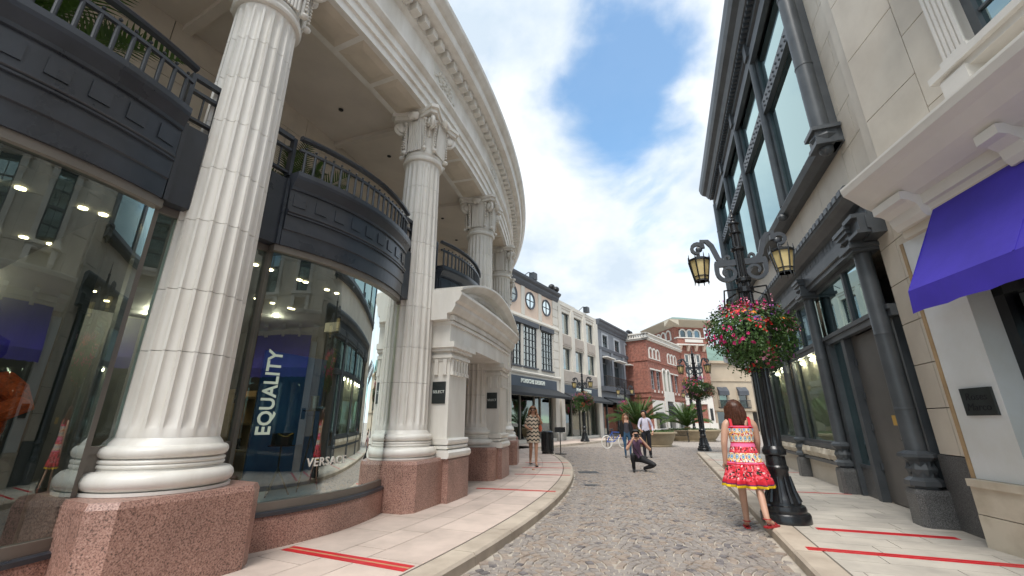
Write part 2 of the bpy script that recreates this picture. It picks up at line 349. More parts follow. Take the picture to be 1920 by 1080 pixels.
MB().add(bed, [(0, 1, 2, 3)]).build('mortar_bed', MT['sett_bed'], road)
setts = []
FR_, RD = 0.54, 0.0895      # fan radius, ring width: overlapping fans, the nearer row covering the farther one
for j in range(2, 52):
    for i in range(-7, 11):
        cu, cv = (2 * i + (j % 2)) * FR_, j * FR_
        for m_ in range(6):
            rho = RD * (m_ + .55); nst = max(4, int(round(2 * math.pi * rho / .096))); ph = rs.uniform(0, 1)
            for q in range(nst):
                th = 2 * math.pi * (q + ph) / nst; th = (th + math.pi) % (2 * math.pi) - math.pi
                u = cu + rho * math.sin(th); v = cv + rho * math.cos(th)
                if any((u - (2 * i2 + ((j - d) % 2)) * FR_) ** 2 + (v - (j - d) * FR_) ** 2 < (FR_ * .985) ** 2 for d in (1, 2) for i2 in (i - 1, i, i + 1)): continue
                x, y, _ = TS(v, u, 0)
                rr = math.hypot(x - CX, y - CY); p = x * math.cos(R(19.5)) - y * math.sin(R(19.5)); s = x * math.sin(R(19.5)) + y * math.cos(R(19.5))
                pf_ = x * math.cos(R(33)) - y * math.sin(R(33))
                if rr < 29.36 or y < 3.6 or y > 25 or (p > 1.04 and s < 21.1) or pf_ < -11.4 or abs(x / max(y, .1)) > 1.0: continue
                w = 2 * math.pi * rho / nst * .90 * rs.uniform(.92, 1.03); l = RD * .82 * rs.uniform(.94, 1.04)
                c = rs.random(); setts.append((math.hypot(x, y), x, y, -R(12.0) - th, w, l, 2 if c < 0.07 else (1 if c < 0.32 else 0)))
setts.sort()
SM = [MT['cobble'], MT['cobble_b'], MT['cobble_c']]
var = {}
for m in range(3):
    for q in range(5):
        vs_, fs_ = sett_shape(0.0985, 0.084, rs); var[m, q] = MB().add(vs_, fs_).mesh('sett'); var[m, q].materials.append(SM[m])
for i, (d, x, y, a, w, l, m) in enumerate(setts[:300]):
    o = link('sett', var[m, rs.randrange(5)], None, road); o.location = (x, y, 0); o.rotation_euler = (0, 0, a); o.scale = (w / 0.0985, l / 0.084, 1)
mb = MB()
for d, x, y, a, w, l, m in setts[300:]:
    vs_, fs_ = sett_shape(w, l, rs); ca, sa = math.cos(a), math.sin(a); mb.cur = m
    mb.add([(x + px * ca - py * sa, y + px * sa + py * ca, pz) for px, py, pz in vs_], fs_)
tag(mb.build('setts', SM, road), kind='stuff')
# ---- left pavement (ring round the rotunda)
pave = MB().sweep([(24.0, 0.0), (29.04, 0.0), (29.04, SW - .007), (24.0, SW - .007)], -60, 16.5, TL, 90).build('pavement', MT['joint']); tag(pave, kind='structure')
a = -44.0
while a < 16:
    da = rs.uniform(1.9, 2.3)
    k = MB().sweep([(29.05, 0), (29.32, 0), (29.32, SW - .025), (29.295, SW), (29.05, SW)], a + .012, min(a + da, 16.4) - .012, TL, 4).build('kerb_stone', MT['kerb'], pave); a += da
r = 27.05
for w in (0.34, 0.62, 0.40, 0.62):
    a = -34 + rs.uniform(0, 1.2)
    while a < 15:
        da = rs.uniform(1.5, 2.7)
        MB().sweep([(r + .004, SW - .03), (r + w - .004, SW - .03), (r + w - .004, SW), (r + .004, SW)], a + .01, a + da - .01, TL, 3).build('paving_slab', MT['paving'], pave); a += da
    r += w
# ---- far pavement before the terrace
fp = MB().box(8, 62, -14.6, -11.78, 0, SW, TF).build('pavement', MT['paving']); tag(fp, kind='structure')
for i in range(34): MB().box(15 + i * 1.3, 16.28 + i * 1.3, -11.775, -11.5, 0, SW, TF).build('kerb_stone', MT['kerb'], fp)
# ---- right pavement
rp = MB().box(-16, 20.98, 1.38, 9.0, 0, SW - .007, TR).build('pavement', MT['joint']); tag(rp, kind='structure')
s = -6.0
while s < 20.9:
    l = rs.uniform(0.95, 1.3); e = min(s + l, 20.98)
    MB().sweep([(1.37, 0), (1.10, 0), (1.10, SW - .025), (1.125, SW), (1.37, SW)], s + .006, e - .006, TR).build('kerb_stone', MT['kerb'], rp); s += l
for i in range(7): MB().box(20.99, 21.25, 1.10 + i * 1.12, 2.21 + i * 1.12, 0, SW, TR).build('kerb_stone', MT['kerb'], rp)
s = 2.4; row = 0
while s < 20.6:
    w = 0.36 if row % 3 else 0.30; p = 1.385 - rs.uniform(0, .7)
    while p < (5.2 if s < 6.4 else 3.6 if s < 17 else 6.5):
        l = rs.uniform(0.8, 1.15); p0 = max(p, 1.385)
        if p + l > 1.5: MB().box(s + .004, s + w - .004, p0 + .004, p + l - .004, SW - .03, SW, TR).build('paving_slab', MT['paving_r'], rp)
        p += l
    s += w; row += 1
# ---- red marking tape
def tape_r(s0, ds, double, lab, p0=1.2, p1=3.1):
    e = empty('floor_tape', TR(s0, p0, SW), lab, 'tape', 'red tape stripes on the pavements')
    MB().box(s0, s0 + .055, p0, p1, SW + .001, SW + .004, TR).build('tape_strip', MT['red_tape'], e)
    if double: MB().box(s0 + .075, s0 + .12, p0, p1, SW + .001, SW + .004, TR).build('tape_strip', MT['red_tape'], e)
tape_r(5.72, 0, True, 'double red tape stripe on pavement beside the foot of the flower-hung lamp post', 1.25, 3.12)
tape_r(6.75, 0, True, 'double red tape stripe running from lamp post base to grey granite pedestal', 1.62, 3.0)
tape_r(10.0, 0, False, 'single red tape stripe across pavement leading to the shop window bay', 1.2, 3.05)
tape_r(13.6, 0, False, 'single red tape stripe across pavement beyond the shop window stone sill', 1.2, 3.2)
tape_r(17.0, 0, False, 'single red tape stripe across pavement near the second lamp post', 1.2, 3.4)
def tape_l(a, r0, r1, wd, lab):
    e = empty('floor_tape', TL(a, r0, SW), lab, 'tape', 'red tape stripes on the pavements')
    q = math.degrees(wd / 28)
    MB().box(a, a + q, r0, r1, SW + .001, SW + .004, TL).build('tape_strip', MT['red_tape'], e)
    MB().box(a + q, a + q * 1.45, r0, r1, SW + .001, SW + .0035, TL).build('tape_gap', MT['tan_tape'], e)
    MB().box(a + q * 1.45, a + q * 2.3, r0, r1, SW + .001, SW + .004, TL).build('tape_strip', MT['red_tape'], e)
tape_l(-24.35, 27.42, 29.0, .07, 'wide double red tape stripe below the curved lettered shop window')
tape_l(-15.0, 27.6, 29.2, .045, 'red tape stripe in front of the pedimented doorway')
tape_l(-9.9, 27.85, 29.25, .04, 'red tape stripe just past the doorway pier')
tape_l(-6.6, 27.85, 29.25, .04, 'red tape stripe on curved pavement by walking woman')
tape_l(-3.4, 27.85, 29.25, .04, 'red tape stripe on curved pavement near the black bins')
for (x, y, w, l) in ((2.15, 12.9, .55, .42), (1.78, 10.4, .3, .2)):
    g = MB().box(-w / 2, w / 2, -l / 2, l / 2, .002, .021).build('drain_cover', MT['iron_grey']); g.location = (x, y, 0)
    tag(g, 'larger dark rectangular drain cover set in cobbles by curved kerb' if w > .4 else 'small dark drain cover in cobbles beside curved kerb', 'drain cover')

# ================================================================ ROTUNDA
ROT = empty('rotunda_building', TL(-15, 26, 0), 'curved cream colonnaded building with fluted columns and dark balconies', 'building')
COLA = [-19 + 7.6 * k for k in range(-3, 6)]
# entablature
prof = [(26.5, 7.5), (27.28, 7.5), (27.28, 7.65), (27.32, 7.665), (27.32, 7.83), (27.36, 7.845), (27.36, 8.01), (27.40, 8.03), (27.45, 8.09), (27.45, 8.14), (27.38, 8.17), (27.34, 8.21), (27.34, 8.80), (27.38, 8.83), (27.42, 8.88), (27.42, 9.10), (27.60, 9.12), (27.74, 9.14), (27.76, 9.19), (27.78, 9.30), (27.84, 9.34), (27.93, 9.44), (27.95, 9.52), (26.5, 9.52)]
ent = MB().sweep(prof, -52, 30, TL, 110).build('entablature', MT['terracotta'], ROT)
dm = MB().box(-.085, .085, -.002, .165, 0, .175).mesh('dentil'); dm.materials.append(MT['terracotta'])
for i in range(78):
    a = -38 + i * .62; o = link('dentil', dm, None, ent, False); o.location = Vector(TL(a, 27.42, 8.915)) - wloc(ent); o.rotation_euler = (0, 0, R(a) - math.pi / 2)
rr_ = random.Random(5)
rel = MB()
for i in range(70):
    x = rr_.gauss(0, .19); z = rr_.gauss(.24, .11)
    if abs(x) < .42 and .03 < z < .47: rel.ell((x, .01, z), (rr_.uniform(.02, .055), .035, rr_.uniform(.02, .05)), 7, 5)
rel.box(-.46, .46, -.01, .006, 0, .5); rm_ = rel.mesh('relief_panel', True); rm_.materials.append(MT['terra_relief'])
for a in COLA[1:7]:
    o = link('relief_panel', rm_, None, ent, False); o.location = Vector(TL(a + .2, 27.34, 8.26)) - wloc(ent); o.rotation_euler = (0, 0, R(a) - math.pi / 2)
# loggia: ceiling, back wall of blocks, floor
MB().box(-52, 30, 23.5, 26.52, 7.62, 7.8, TL, 60).build('loggia_ceiling', MT['soffit'], ROT)
for a in COLA: MB().box(a - .15, a + .15, 24.5, 26.5, 7.52, 7.625, TL, 1).build('ceiling_beam', MT['soffit'], ROT)
lw = MB().box(-52, 30, 24.0, 24.58, 3.9, 7.7, TL, 60).build('loggia_wall', MT['mortar'], ROT)
for row in range(6):
    z0 = 4.4 + row * .54; a = -40 + (row % 2) * 1.0
    while a < 2:
        MB().box(a + .015, a + 1.985, 24.5, 24.6, z0 + .006, z0 + .534, TL, 2).build('stone_block', MT['loggia'], lw); a += 2.0
for i in range(9):
    a = -36.2 + i * 3.8
    MB().lathe([(0, 0), (.05, 0), (.05, .01), (0, .01)], 10, TL(a, 25.5, 7.60)).build('ceiling_spot', MT['dark_room'], ROT)
MB().box(-52, 30, 24.0, 26.95, 4.25, 4.42, TL, 60).build('loggia_floor', MT['limestone'], ROT)
MB().box(-52, 30, 23.5, 27.0, 9.3, 9.5, TL, 40).build('roof', MT['soffit'], ROT)
# coffers on the beam soffit
for i, a in enumerate(COLA[:-1]):
    for c in (1.9, 3.8, 5.7):
        m_ = MB(); a0, a1 = a + c - .85, a + c + .85
        b0 = [TL(a0, 26.62, 7.499), TL(a1, 26.62, 7.499), TL(a1, 27.18, 7.499), TL(a0, 27.18, 7.499)]; b1 = [TL(a0 + .25, 26.75, 7.475), TL(a1 - .25, 26.75, 7.475), TL(a1 - .25, 27.05, 7.475), TL(a0 + .25, 27.05, 7.475)]
        m_.add(b0 + b1, [(0, 1, 5, 4), (1, 2, 6, 5), (2, 3, 7, 6), (3, 0, 4, 7), (4, 5, 6, 7)]).build('soffit_panel', MT['loggia'], ent)
# ---- columns
NF = 20
def shaft_r(z): t = max(0, (z - 1.26) / 5.12); return 0.402 - 0.058 * t ** 1.5
def flute(r, z, a):
    t = (a * NF / (2 * math.pi)) % 1.0 - .5
    q = abs(t) / .40
    dep = 0.036 * math.sqrt(1 - q * q) if q < 1 else 0
    zz = min(max((z - 1.33) / .10, 0), 1) * min(max((6.33 - z) / .10, 0), 1)
    return r - dep * (zz ** .5)
ZJ = [1.26, 2.02, 2.62, 3.36, 3.98, 4.60, 5.22, 5.82, 6.38]
drums = []
for i in range(8):
    z0, z1 = ZJ[i], ZJ[i + 1]; zs = [z0 + .003] + ([z0 + .075, z0 + .09, z0 + .11, z0 + .14, z0 + .18] if i == 0 else []) + [z0 + (z1 - z0) * .5] + ([z1 - .15, z1 - .11, z1 - .08, z1 - .055] if i == 7 else []) + [z1 - .003]
    me = MB().lathe([(shaft_r(z), z) for z in zs], NF * 10, rf=flute).mesh('drum', True, 32); me.materials.append(MT['terracotta']); drums.append(me)
core = MB().lathe([(shaft_r(z) - .042, z) for z in (1.2, 3, 5, 6.4)], 40).mesh('core'); core.materials.append(MT['mortar'])
bp = [(.555, .82), (.565, .85), (.565, .86)]
def torus(r, z, q, n=7): return [(r + q * math.cos(t), z + q * math.sin(t)) for t in [(-math.pi / 2 + math.pi * i / (n - 1)) for i in range(n)]]
bp = [(.50, .825), (.56, .825), (.56, .85)] + torus(.50, .925, .075) + [(.47, 1.0), (.47, 1.015)] + torus(.465, 1.035, .018, 5) + torus(.465, 1.072, .018, 5) + [(.455, 1.092)] + torus(.445, 1.148, .052) + [(.44, 1.205), (.432, 1.225), (.41, 1.25), (.402, 1.262)]
base_me = MB().lathe(bp, 64).mesh('column', True, 50); base_me.materials.append(MT['terracotta'])
def capital():
    m = MB()
    m.lathe([(.345, 6.38), (.39, 6.39), (.405, 6.42), (.405, 6.45), (.385, 6.475), (.36, 6.48), (.36, 6.52), (.375, 6.54), (.375, 6.56), (.352, 6.58), (.345, 6.7), (.35, 6.95), (.37, 7.15), (.41, 7.32), (.43, 7.36)], 48)
    # abacus: concave-sided square, two layers
    for z0, z1, sc in ((7.34, 7.42, .95), (7.42, 7.50, 1.03)):
        pts = []
        for k in range(4):
            c0 = math.pi / 4 + k * math.pi / 2
            for off in (-.10, .10): pts.append((.70 * sc * math.cos(c0 + off), .70 * sc * math.sin(c0 + off)))
            for q in range(1, 8):
                t = q / 8; a = c0 + .10 + t * (math.pi / 2 - .20); rr2 = (.70 - .27 * math.sin(math.pi * t) ** .7) * sc
                pts.append((rr2 * math.cos(a), rr2 * math.sin(a)))
        n = len(pts); m.add([(x, y, z0) for x, y in pts] + [(x, y, z1) for x, y in pts], [(i, (i + 1) % n, n + (i + 1) % n, n + i) for i in range(n)] + [tuple(range(n))[::-1], tuple(range(n, 2 * n))])
    for k in range(4):
        c0 = math.pi / 4 + k * math.pi / 2; dx, dy = math.cos(c0), math.sin(c0); nx, ny = -dy, dx
        sp = []
        for i in range(34):      # volute spiral in the diagonal plane
            t = i / 33; ang = math.pi * .5 - t * 4.6 * math.pi * .82; q = .135 * (1 - t * .86)
            sp.append((.50 + q * math.cos(ang), 7.19 + q * math.sin(ang)))
        pre = [(.36, 6.95), (.38, 7.12), (.42, 7.25), (.46, 7.31)]
        m.tube([(dx * u, dy * u, z) for u, z in pre + sp], [.03] * 4 + [.043 - .02 * i / 33 for i in range(34)], 7)
        for sgn in (-1, 1): m.ell((dx * .50 + nx * .055 * sgn, dy * .50 + ny * .055 * sgn, 7.19), (.10, .10, .10), 10, 6, Matrix.Rotation(c0, 3, 'Z') @ Matrix.Diagonal((1, .35, 1)))
        f0 = k * math.pi / 2; fx, fy = math.cos(f0), math.sin(f0); gx, gy = -fy, fx
        for j in range(7):        # ribbed leaf panel on each face, shell at its top
            o = (j - 3) * .045
            m.tube([(fx * (.37 + .035 * t * t) + gx * o * (1 - .1 * t), fy * (.37 + .035 * t * t) + gy * o * (1 - .1 * t), 6.6 + .68 * t) for t in (0, .25, .5, .75, 1)], [.022, .024, .024, .022, .018], 6)
        for j in range(7):
            t = (j - 3) / 3; m.ell((fx * .50 + gx * .085 * t, fy * .50 + gy * .085 * t, 7.36 - .03 * abs(t)), (.07, .022, .085), 8, 6, Matrix.Rotation(f0, 3, 'Z') @ Matrix.Rotation(-t * .5, 3, 'X'))
        for sgn in (-1, 1):       # beaded strips and rosettes
            bx, by = fx * .37 + gx * .225 * sgn, fy * .37 + gy * .225 * sgn
            m.tube([(bx * .93, by * .93, 6.58), (bx, by, 7.28)], .026, 6)
            for q in range(9): m.ell((bx * 1.06, by * 1.06, 6.72 + q * .06), (.022, .022, .022), 6, 4)
            m.ell((bx * 1.04, by * 1.04, 6.60), (.055, .055, .045), 8, 5); m.ell((bx * 1.04, by * 1.04, 7.30), (.05, .05, .04), 8, 5)
    me = m.mesh('capital', True, 50); me.materials.append(MT['terracotta']); return me
cap_me = capital()
pl_me = MB()
hw, hf, hb, ch = .66, .63, .5, .14
pp_ = [(-hb, -hw), (hf - ch, -hw), (hf, -hw + ch), (hf, hw - ch), (hf - ch, hw), (-hb, hw)]
n_ = len(pp_); pl_me.add([(x, y, SW - .02) for x, y in pp_] + [(x, y, .775) for x, y in pp_] + [(x * .97, y * .97, .822) for x, y in pp_], [(i, (i + 1) % n_, n_ + (i + 1) % n_, n_ + i) for i in range(n_)] + [(n_ + i, n_ + (i + 1) % n_, 2 * n_ + (i + 1) % n_, 2 * n_ + i) for i in range(n_)] + [tuple(range(2 * n_, 3 * n_))])
pl_me = pl_me.mesh('plinth'); pl_me.materials.append(MT['pink_granite'])
for a in COLA:
    c = link('column', base_me, None, ROT, False); c.location = Vector(TL(a, 27, 0)) - wloc(ROT); c.rotation_euler = (0, 0, R(a))
    for me in drums: link('drum', me, None, c, False)
    link('core', core, None, c, False); link('capital', cap_me, None, c, False); link('plinth', pl_me, None, c, False)
# ---- bays
def bow(mid, hw=2.5, r0=27.08, sag=.22):
    return lambda u, d, z: TL(mid + u * hw, r0 + sag * (1 - u * u) + d, z)
BFP = [(-.30, 3.46), (.08, 3.46), (.08, 3.66), (.10, 3.67), (.10, 3.86), (.125, 3.865), (.125, 3.885), (.11, 3.89), (.135, 3.905), (.135, 3.925), (.10, 3.935), (.10, 4.22), (.125, 4.225), (.13, 4.26), (.16, 4.31), (.19, 4.36), (.20, 4.40), (.20, 4.46), (-.30, 4.46)]
GB = {}
for bi, mid in enumerate([c + 3.8 for c in COLA[:-1]]):
    TB = bow(mid); near = -40 < mid < 2; portal = abs(mid + 15.2) < .5; ns = 24 if near else 10
    bal = MB().sweep(BFP, -1.0, 1.0, TB, ns).build('balcony', MT['dark_metal'], ROT)
    if near:
        for j in range(9):
            u = -.9 + j * .225 - .0
            MB().box(u - .062, u + .062, .098, .113, 4.0, 4.16, TB, 2).build('panel', MT['dark_metal'], bal)
    for sg in (-1, 1):
        MB().box(mid + sg * 2.52, mid + sg * 3.02, 26.6, 27.13, 3.46, 4.36, TL).build('side_panel', MT['dark_metal'], bal)
        MB().box(mid + sg * 2.52, mid + sg * 2.60, 26.6, 27.16, 3.46, 4.36, TL).build('side_strip', MT['dark_metal'], bal)
    rail = MB().sweep([(.06, 4.97), (.135, 4.97), (.145, 5.0), (.12, 5.03), (.07, 5.03)], -.985, .985, TB, ns)
    rail.sweep([(.08, 4.80), (.12, 4.80), (.12, 4.835), (.08, 4.835)], -.98, .98, TB, ns)
    for sg in (-1, 1):
        q = mid + sg * 2.5
        rail.box(q - .045, q + .045, 27.02, 27.11, 4.44, 5.0, TL)
        for z0, z1 in ((4.97, 5.03), (4.80, 4.835), (4.47, 4.50)): rail.box(q + sg * .04, q + sg * .62, 27.03, 27.09, z0, z1, TL)
        rail.box(q + sg * .58, q + sg * .63, 27.03, 27.09, 4.3, 5.0, TL); rail.box(q + sg * .30, q + sg * .33, 27.05, 27.07, 4.5, 4.8, TL)
    rail.build('handrail', MT['dark_metal'], bal)
    bm_ = MB().lathe([(.0, 0), (.019, 0), (.019, .34), (.0, .34)], 8); bm_.ell((0, 0, .41), (.017, .017, .017), 8, 6); bme = bm_.mesh('baluster', True); bme.materials.append(MT['iron_grey'])
    if mid < 3:
        for j in range(19):
            u = -.92 + j * 1.84 / 18; o = link('baluster', bme, None, bal, False); o.location = Vector(TB(u, .10, 4.46)) - wloc(bal)
    if portal: continue
    # granite base, sill, frames, glass
    bw = MB().sweep([(-.3, SW - .02), (.075, SW - .02), (.075, .40), (.06, .44), (-.3, .44)], -1.06, 1.06, TB, ns).build('base_wall', MT['pink_granite'], ROT)
    fr = MB().sweep([(-.06, .44), (.085, .44), (.085, .475), (.05, .485), (-.06, .485)], -1.04, 1.04, TB, ns)
    fr.cur = 1; fr.sweep([(-.05, .485), (.03, .485), (.03, .57), (-.05, .57)], -1.02, 1.02, TB, ns)
    fr.sweep([(-.04, 3.38), (.055, 3.38), (.055, 3.462), (-.04, 3.462)], -1.03, 1.03, TB, ns)
    for sg in (-1, 1):
        q = mid + sg * 2.5
        fr.box(q - .05, q + .11 * (1 if sg > 0 else .4), 26.93, 27.03, .44, 3.46, TL)
        fr.box(q + sg * .05, q + sg * 1.0, 26.95, 27.0, 1.14, 1.20, TL); fr.box(q + sg * .05, q + sg * 1.0, 26.95, 27.0, 3.38, 3.46, TL)
        fr.box(q + sg * .05, q + sg * 1.0, 26.95, 26.985, .44, 1.14, TL)
    fo = fr.build('window_frame', [MT['dark_metal'], MT['bronze']], ROT)
    g = MB(); n = 28; g.add([TB(-1 + 2 * i / n, -.004, z) for i in range(n + 1) for z in (.56, 3.39)], [(2 * i, 2 * i + 2, 2 * i + 3, 2 * i + 1) for i in range(n)])
    GB[bi] = g.build('window_pane', MT['glass'], fo, smooth=True)
    for sg in (-1, 1):
        q = mid + sg * 2.5
        MB().add([TL(q + sg * .05, 26.97, 1.2), TL(q + sg * 1.0, 26.97, 1.2), TL(q + sg * 1.0, 26.97, 3.38), TL(q + sg * .05, 26.97, 3.38)], [(0, 1, 2, 3)]).build('side_pane', MT['glass'], fo)
# ---- shop interior shell
sh = MB().box(-52, -17.2, 21.4, 26.93, .2, .34, TL, 30).build('shop_floor', MT['shop_floor'], ROT)
MB().box(-52, -17.2, 21.2, 26.9, 3.40, 3.5, TL, 30).build('shop_ceiling', MT['shop_wall'], ROT)
MB().box(-52, -17.2, 21.0, 21.4, .2, 3.5, TL, 30).build('shop_wall', MT['shop_wall'], ROT)
for a in (-52, -28.2, -17.4): MB().box(a, a + .3, 21.4, 26.2, .3, 3.45, TL).build('shop_wall', MT['dark_room'], ROT)
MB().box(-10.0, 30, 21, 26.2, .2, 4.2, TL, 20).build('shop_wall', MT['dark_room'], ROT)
rl = random.Random(11); dl = MB().lathe([(0, 0), (.036, 0), (.036, .012), (0, .012)], 12).mesh('downlight'); dl.materials.append(MT['lamp_on'])
for mid in (-22.8, -30.4):
    for i in range(8):
        for q in (0, .42):
            a = mid - 2.0 + (i % 4) * 1.3 + rl.uniform(-.2, .2); rr2 = 26.4 - (i // 4) * 1.5
            o = link('downlight', dl, None, ROT, False); o.location = Vector(TL(a + q, rr2, 3.385)) - wloc(ROT)
    for i in range(10):
        o = link('downlight', dl, None, ROT, False); o.location = Vector(TL(mid + rl.uniform(-3, 3), rl.uniform(21.8, 24.2), 3.385)) - wloc(ROT)
        if i % 3 == 0:
            pl_ = bpy.data.lights.new('downlight_glow', 'POINT'); pl_.energy = 9; pl_.color = (1, .8, .55); pl_.shadow_soft_size = .06; po_ = bpy.data.objects.new('downlight_glow', pl_); COL.objects.link(po_); po_.location = wloc(o) - Vector((0, 0, .06))
# ---- doorway portal
AM, AH = -14.3, 4.35
PT = MB()
for a0, a1 in ((-18.3, -16.75), (-11.85, -10.3)):
    PT.box(a0, a1, 26.5, 27.66, .80, 2.45, TL, 2)
    am = (a0 + a1) / 2; hwd = (a1 - a0) / 2
    for z0, z1, e in ((.80, .93, .10), (.95, 1.0, .05), (1.02, 1.12, .06)): PT.sweep([(26.6, z0), (27.66 + e * .7, z0), (27.66 + e, z0 + (z1 - z0) * .3), (27.66 + e, z0 + (z1 - z0) * .7), (27.66 + e * .7, z1), (26.6, z1)], am - hwd - e * 2, am + hwd + e * 2, TL, 2)
    for z0, z1, e in ((2.45, 2.50, .02), (2.50, 2.56, .05), (2.62, 2.68, .08), (2.68, 2.78, .13)): PT.box(am - hwd - e * 2, am + hwd + e * 2, 26.6, 27.66 + e, z0, z1, TL, 2)
    PT.box(am - hwd - .02, am + hwd + .02, 26.6, 27.67, 2.56, 2.62, TL, 2)
    for j in range(6):
        u = am - hwd + .12 + j * (2 * hwd - .24) / 5
        PT.box(u - .05, u + .05, 27.6, 27.70, 2.26, 2.48, TL); PT.box(u - .06, u + .06, 27.6, 27.72, 2.20, 2.26, TL)
    for j in range(3):
        for aa, sg in ((a0, -1), (a1, 1)): PT.box(aa + sg * .09, aa, 27.2 + j * .17, 27.27 + j * .17, 2.2, 2.48, TL)
A0, A1 = -18.55, -10.05
PT.box(A0, A1, 26.5, 27.70, 2.78, 3.10, TL, 10); PT.box(A0 - .04, A1 + .04, 26.5, 27.74, 3.10, 3.16, TL, 10)
PT.sweep([(26.5, 3.16), (27.70, 3.16), (27.70, 3.27), (27.80, 3.29), (27.86, 3.40), (27.86, 3.46), (27.93, 3.50), (27.98, 3.60), (27.98, 3.65), (26.5, 3.70)], A0 - .35, A1 + .35, TL, 14)
def arch(a): t = (a - AM) / 4.6; return .50 * (1 - t * t)
PT.sweep([(27.0, 3.50), (27.74, 3.50), (27.74, 3.56), (27.86, 3.58), (27.90, 3.62), (27.98, 3.68), (27.98, 3.72), (27.0, 3.74)], A0 - .3, A1 + .3, lambda a, r, z: TL(a, r, z + arch(a)), 26)
PT.sweep([(27.0, 3.3), (27.66, 3.3), (27.66, 3.52), (27.0, 3.52)], A0, A1, lambda a, r, z: TL(a, r, z + (arch(a) if z > 3.5 else .3)), 20)
portal = PT.build('doorway_portal', MT['terracotta'], ROT)
dc = MB()
for i in range(66): dc.box(A0 + i * .13, A0 + .075 + i * .13, 27.69, 27.77, 3.175, 3.265, TL)
for i in range(40): dc.box(-17.6 + i * .165, -17.52 + i * .165, 27.65, 27.73, 3.42, 3.50, lambda a, r, z: TL(a, r, z + arch(a)))
for i in range(9): dc.box(A0 - .06, A0 + .01, 26.9 + i * .1, 26.96 + i * .1, 3.175, 3.265, TL)
tag(dc.build('dentil_course', MT['terracotta'], portal), kind='stuff')
for a0, a1 in ((-18.4, -16.65), (-11.95, -10.2)): MB().sweep([(26.3, SW - .02), (27.74, SW - .02), (27.74, .77), (27.70, .80), (26.3, .80)], a0, a1, TL, 2).build('plinth', MT['pink_granite'], portal)
MB().box(-11.9, -10.2, 25.0, 26.5, SW - .02, .80, TL).build('plinth', MT['pink_granite'], portal)
for row in range(5):
    for q in range(2):
        MB().box(-11.82, -10.4, 24.9 + q * .8 + .004, 25.7 + q * .8 - .004, .81 + row * .5, 1.302 + row * .5, TL).build('stone_block', MT['terracotta'], portal)
MB().box(-18.0, -10.4, 24.6, 27.0, 3.2, 3.45, TL, 6).build('porch_ceiling', MT['limestone'], portal)
MB().box(-17.2, -16.7, 24.6, 26.6, SW, 3.3, TL).build('porch_wall', MT['limestone_warm'], portal)
dr = MB()
for a in (-16.7, -15.2, -14.25, -13.3, -12.0): dr.box(a - .06, a + .06, 25.3, 25.38, SW, 3.2, TL)
dr.box(-16.7, -12, 25.3, 25.38, 2.3, 2.4, TL, 4); dob = dr.build('door', MT['bronze'], portal)
MB().box(-16.7, -12, 25.33, 25.34, SW, 3.2, TL, 4).build('door_pane', MT['glass_dark'], dob)
for am, a0 in ((-17.5, -18.3), (-11.1, -11.85)):
    e = MB().box(a0 - .045, a0 - .002, 27.34, 27.60, 1.70, 2.08, TL).build('plaque', MT['plaque'], portal)
    t = text_mb('SELECT', .07, .003); ca = TL(a0 - .047, 27.47, 1.90); tx = Vector((-math.sin(R(a0)), math.cos(R(a0)), 0)); rx = Vector((math.cos(R(a0)), math.sin(R(a0)), 0))
    remap(t, lambda x, y, z: Vector(ca) + rx * x + Vector((0, 0, 1)) * y - tx * z).build('lettering', MT['white_letter'], e)
# ---- lettering on the shop glass
TB0 = bow(-22.8)
def on_glass(mb, a_c, z_c, rot90=False):
    def fn(x, y, z):
        if rot90: x, y = -y, x
        u = (a_c - (-22.8)) / 2.5 + x / 27.3 * 180 / math.pi / 2.5
        return TB0(u, .004 + z, z_c + y)
    return remap(mb, fn)
GP = GB[[i for i, c in enumerate(COLA[:-1]) if abs(c + 3.8 + 22.8) < .1][0]]
on_glass(text_mb('VERSACE', .135, .003, bold=.001, spacing=1.12), -23.1, .93).build('lettering', MT['terra_relief'], GP)
on_glass(text_mb('EQUALITY', .20, .003, bold=.004, spacing=1.02), -24.85, 1.72, True).build('lettering', MT['green_letter'], GP)
# ================================================================ RIGHT: IRON SHOP FRONT (frame TR)
FRO = empty('iron_front_building', TR(11, 3.5, 0), 'cream stone building with charcoal iron shop front and tall projecting bay window', 'building')
wl = 3.28
def part(mb, name, m, par, **k): return mb.build(name, MT[m] if isinstance(m, str) else m, par, **k)
# masonry core set back, stone blocks in front of it with open joints
core_ = MB(); core_.box(6.3, 18.9, wl + .10, 9, 4.6, 12.0, TR); core_.box(6.3, 7.05, wl + .08, 9, SW, 4.6, TR); core_.box(17.2, 18.9, wl + .08, 9, SW, 4.6, TR); core_.box(6.3, 18.2, 7.5, 9, SW, 4.6, TR)
core_.box(6.3, 18.2, 3.4, 7.5, 3.98, 4.5, TR)
wall = part(core_, 'wall', 'mortar', FRO)
def blocks(T, s0, s1, z0, z1, p, rows, cols, par, m='limestone', th=.10, stag=True, g=.006):
    hz = (z1 - z0) / rows; ws = (s1 - s0) / cols
    for r_ in range(rows):
        cuts = [s0 + ws * i for i in range(cols + 1)]
        if stag and r_ % 2 and cols > 1: cuts = [s0] + [s0 + ws * (i + .5) for i in range(cols)] + [s1]
        for a_, b_ in zip(cuts[:-1], cuts[1:]): part(MB().box(a_ + g, b_ - g, p, p + th, z0 + r_ * hz + g, z0 + (r_ + 1) * hz - g, T), 'stone_block', m, par)
blocks(TR, 6.42, 7.30, .995, 4.395, wl, 6, 2, wall, stag=False)
blocks(TR, 6.42, 7.6, 4.395, 11.7, wl, 11, 2, wall)
blocks(TR, 7.6, 18.9, 4.86, 5.9, wl, 1, 9, wall)
blocks(TR, 17.2, 18.9, .9, 4.86, wl, 7, 2, wall)
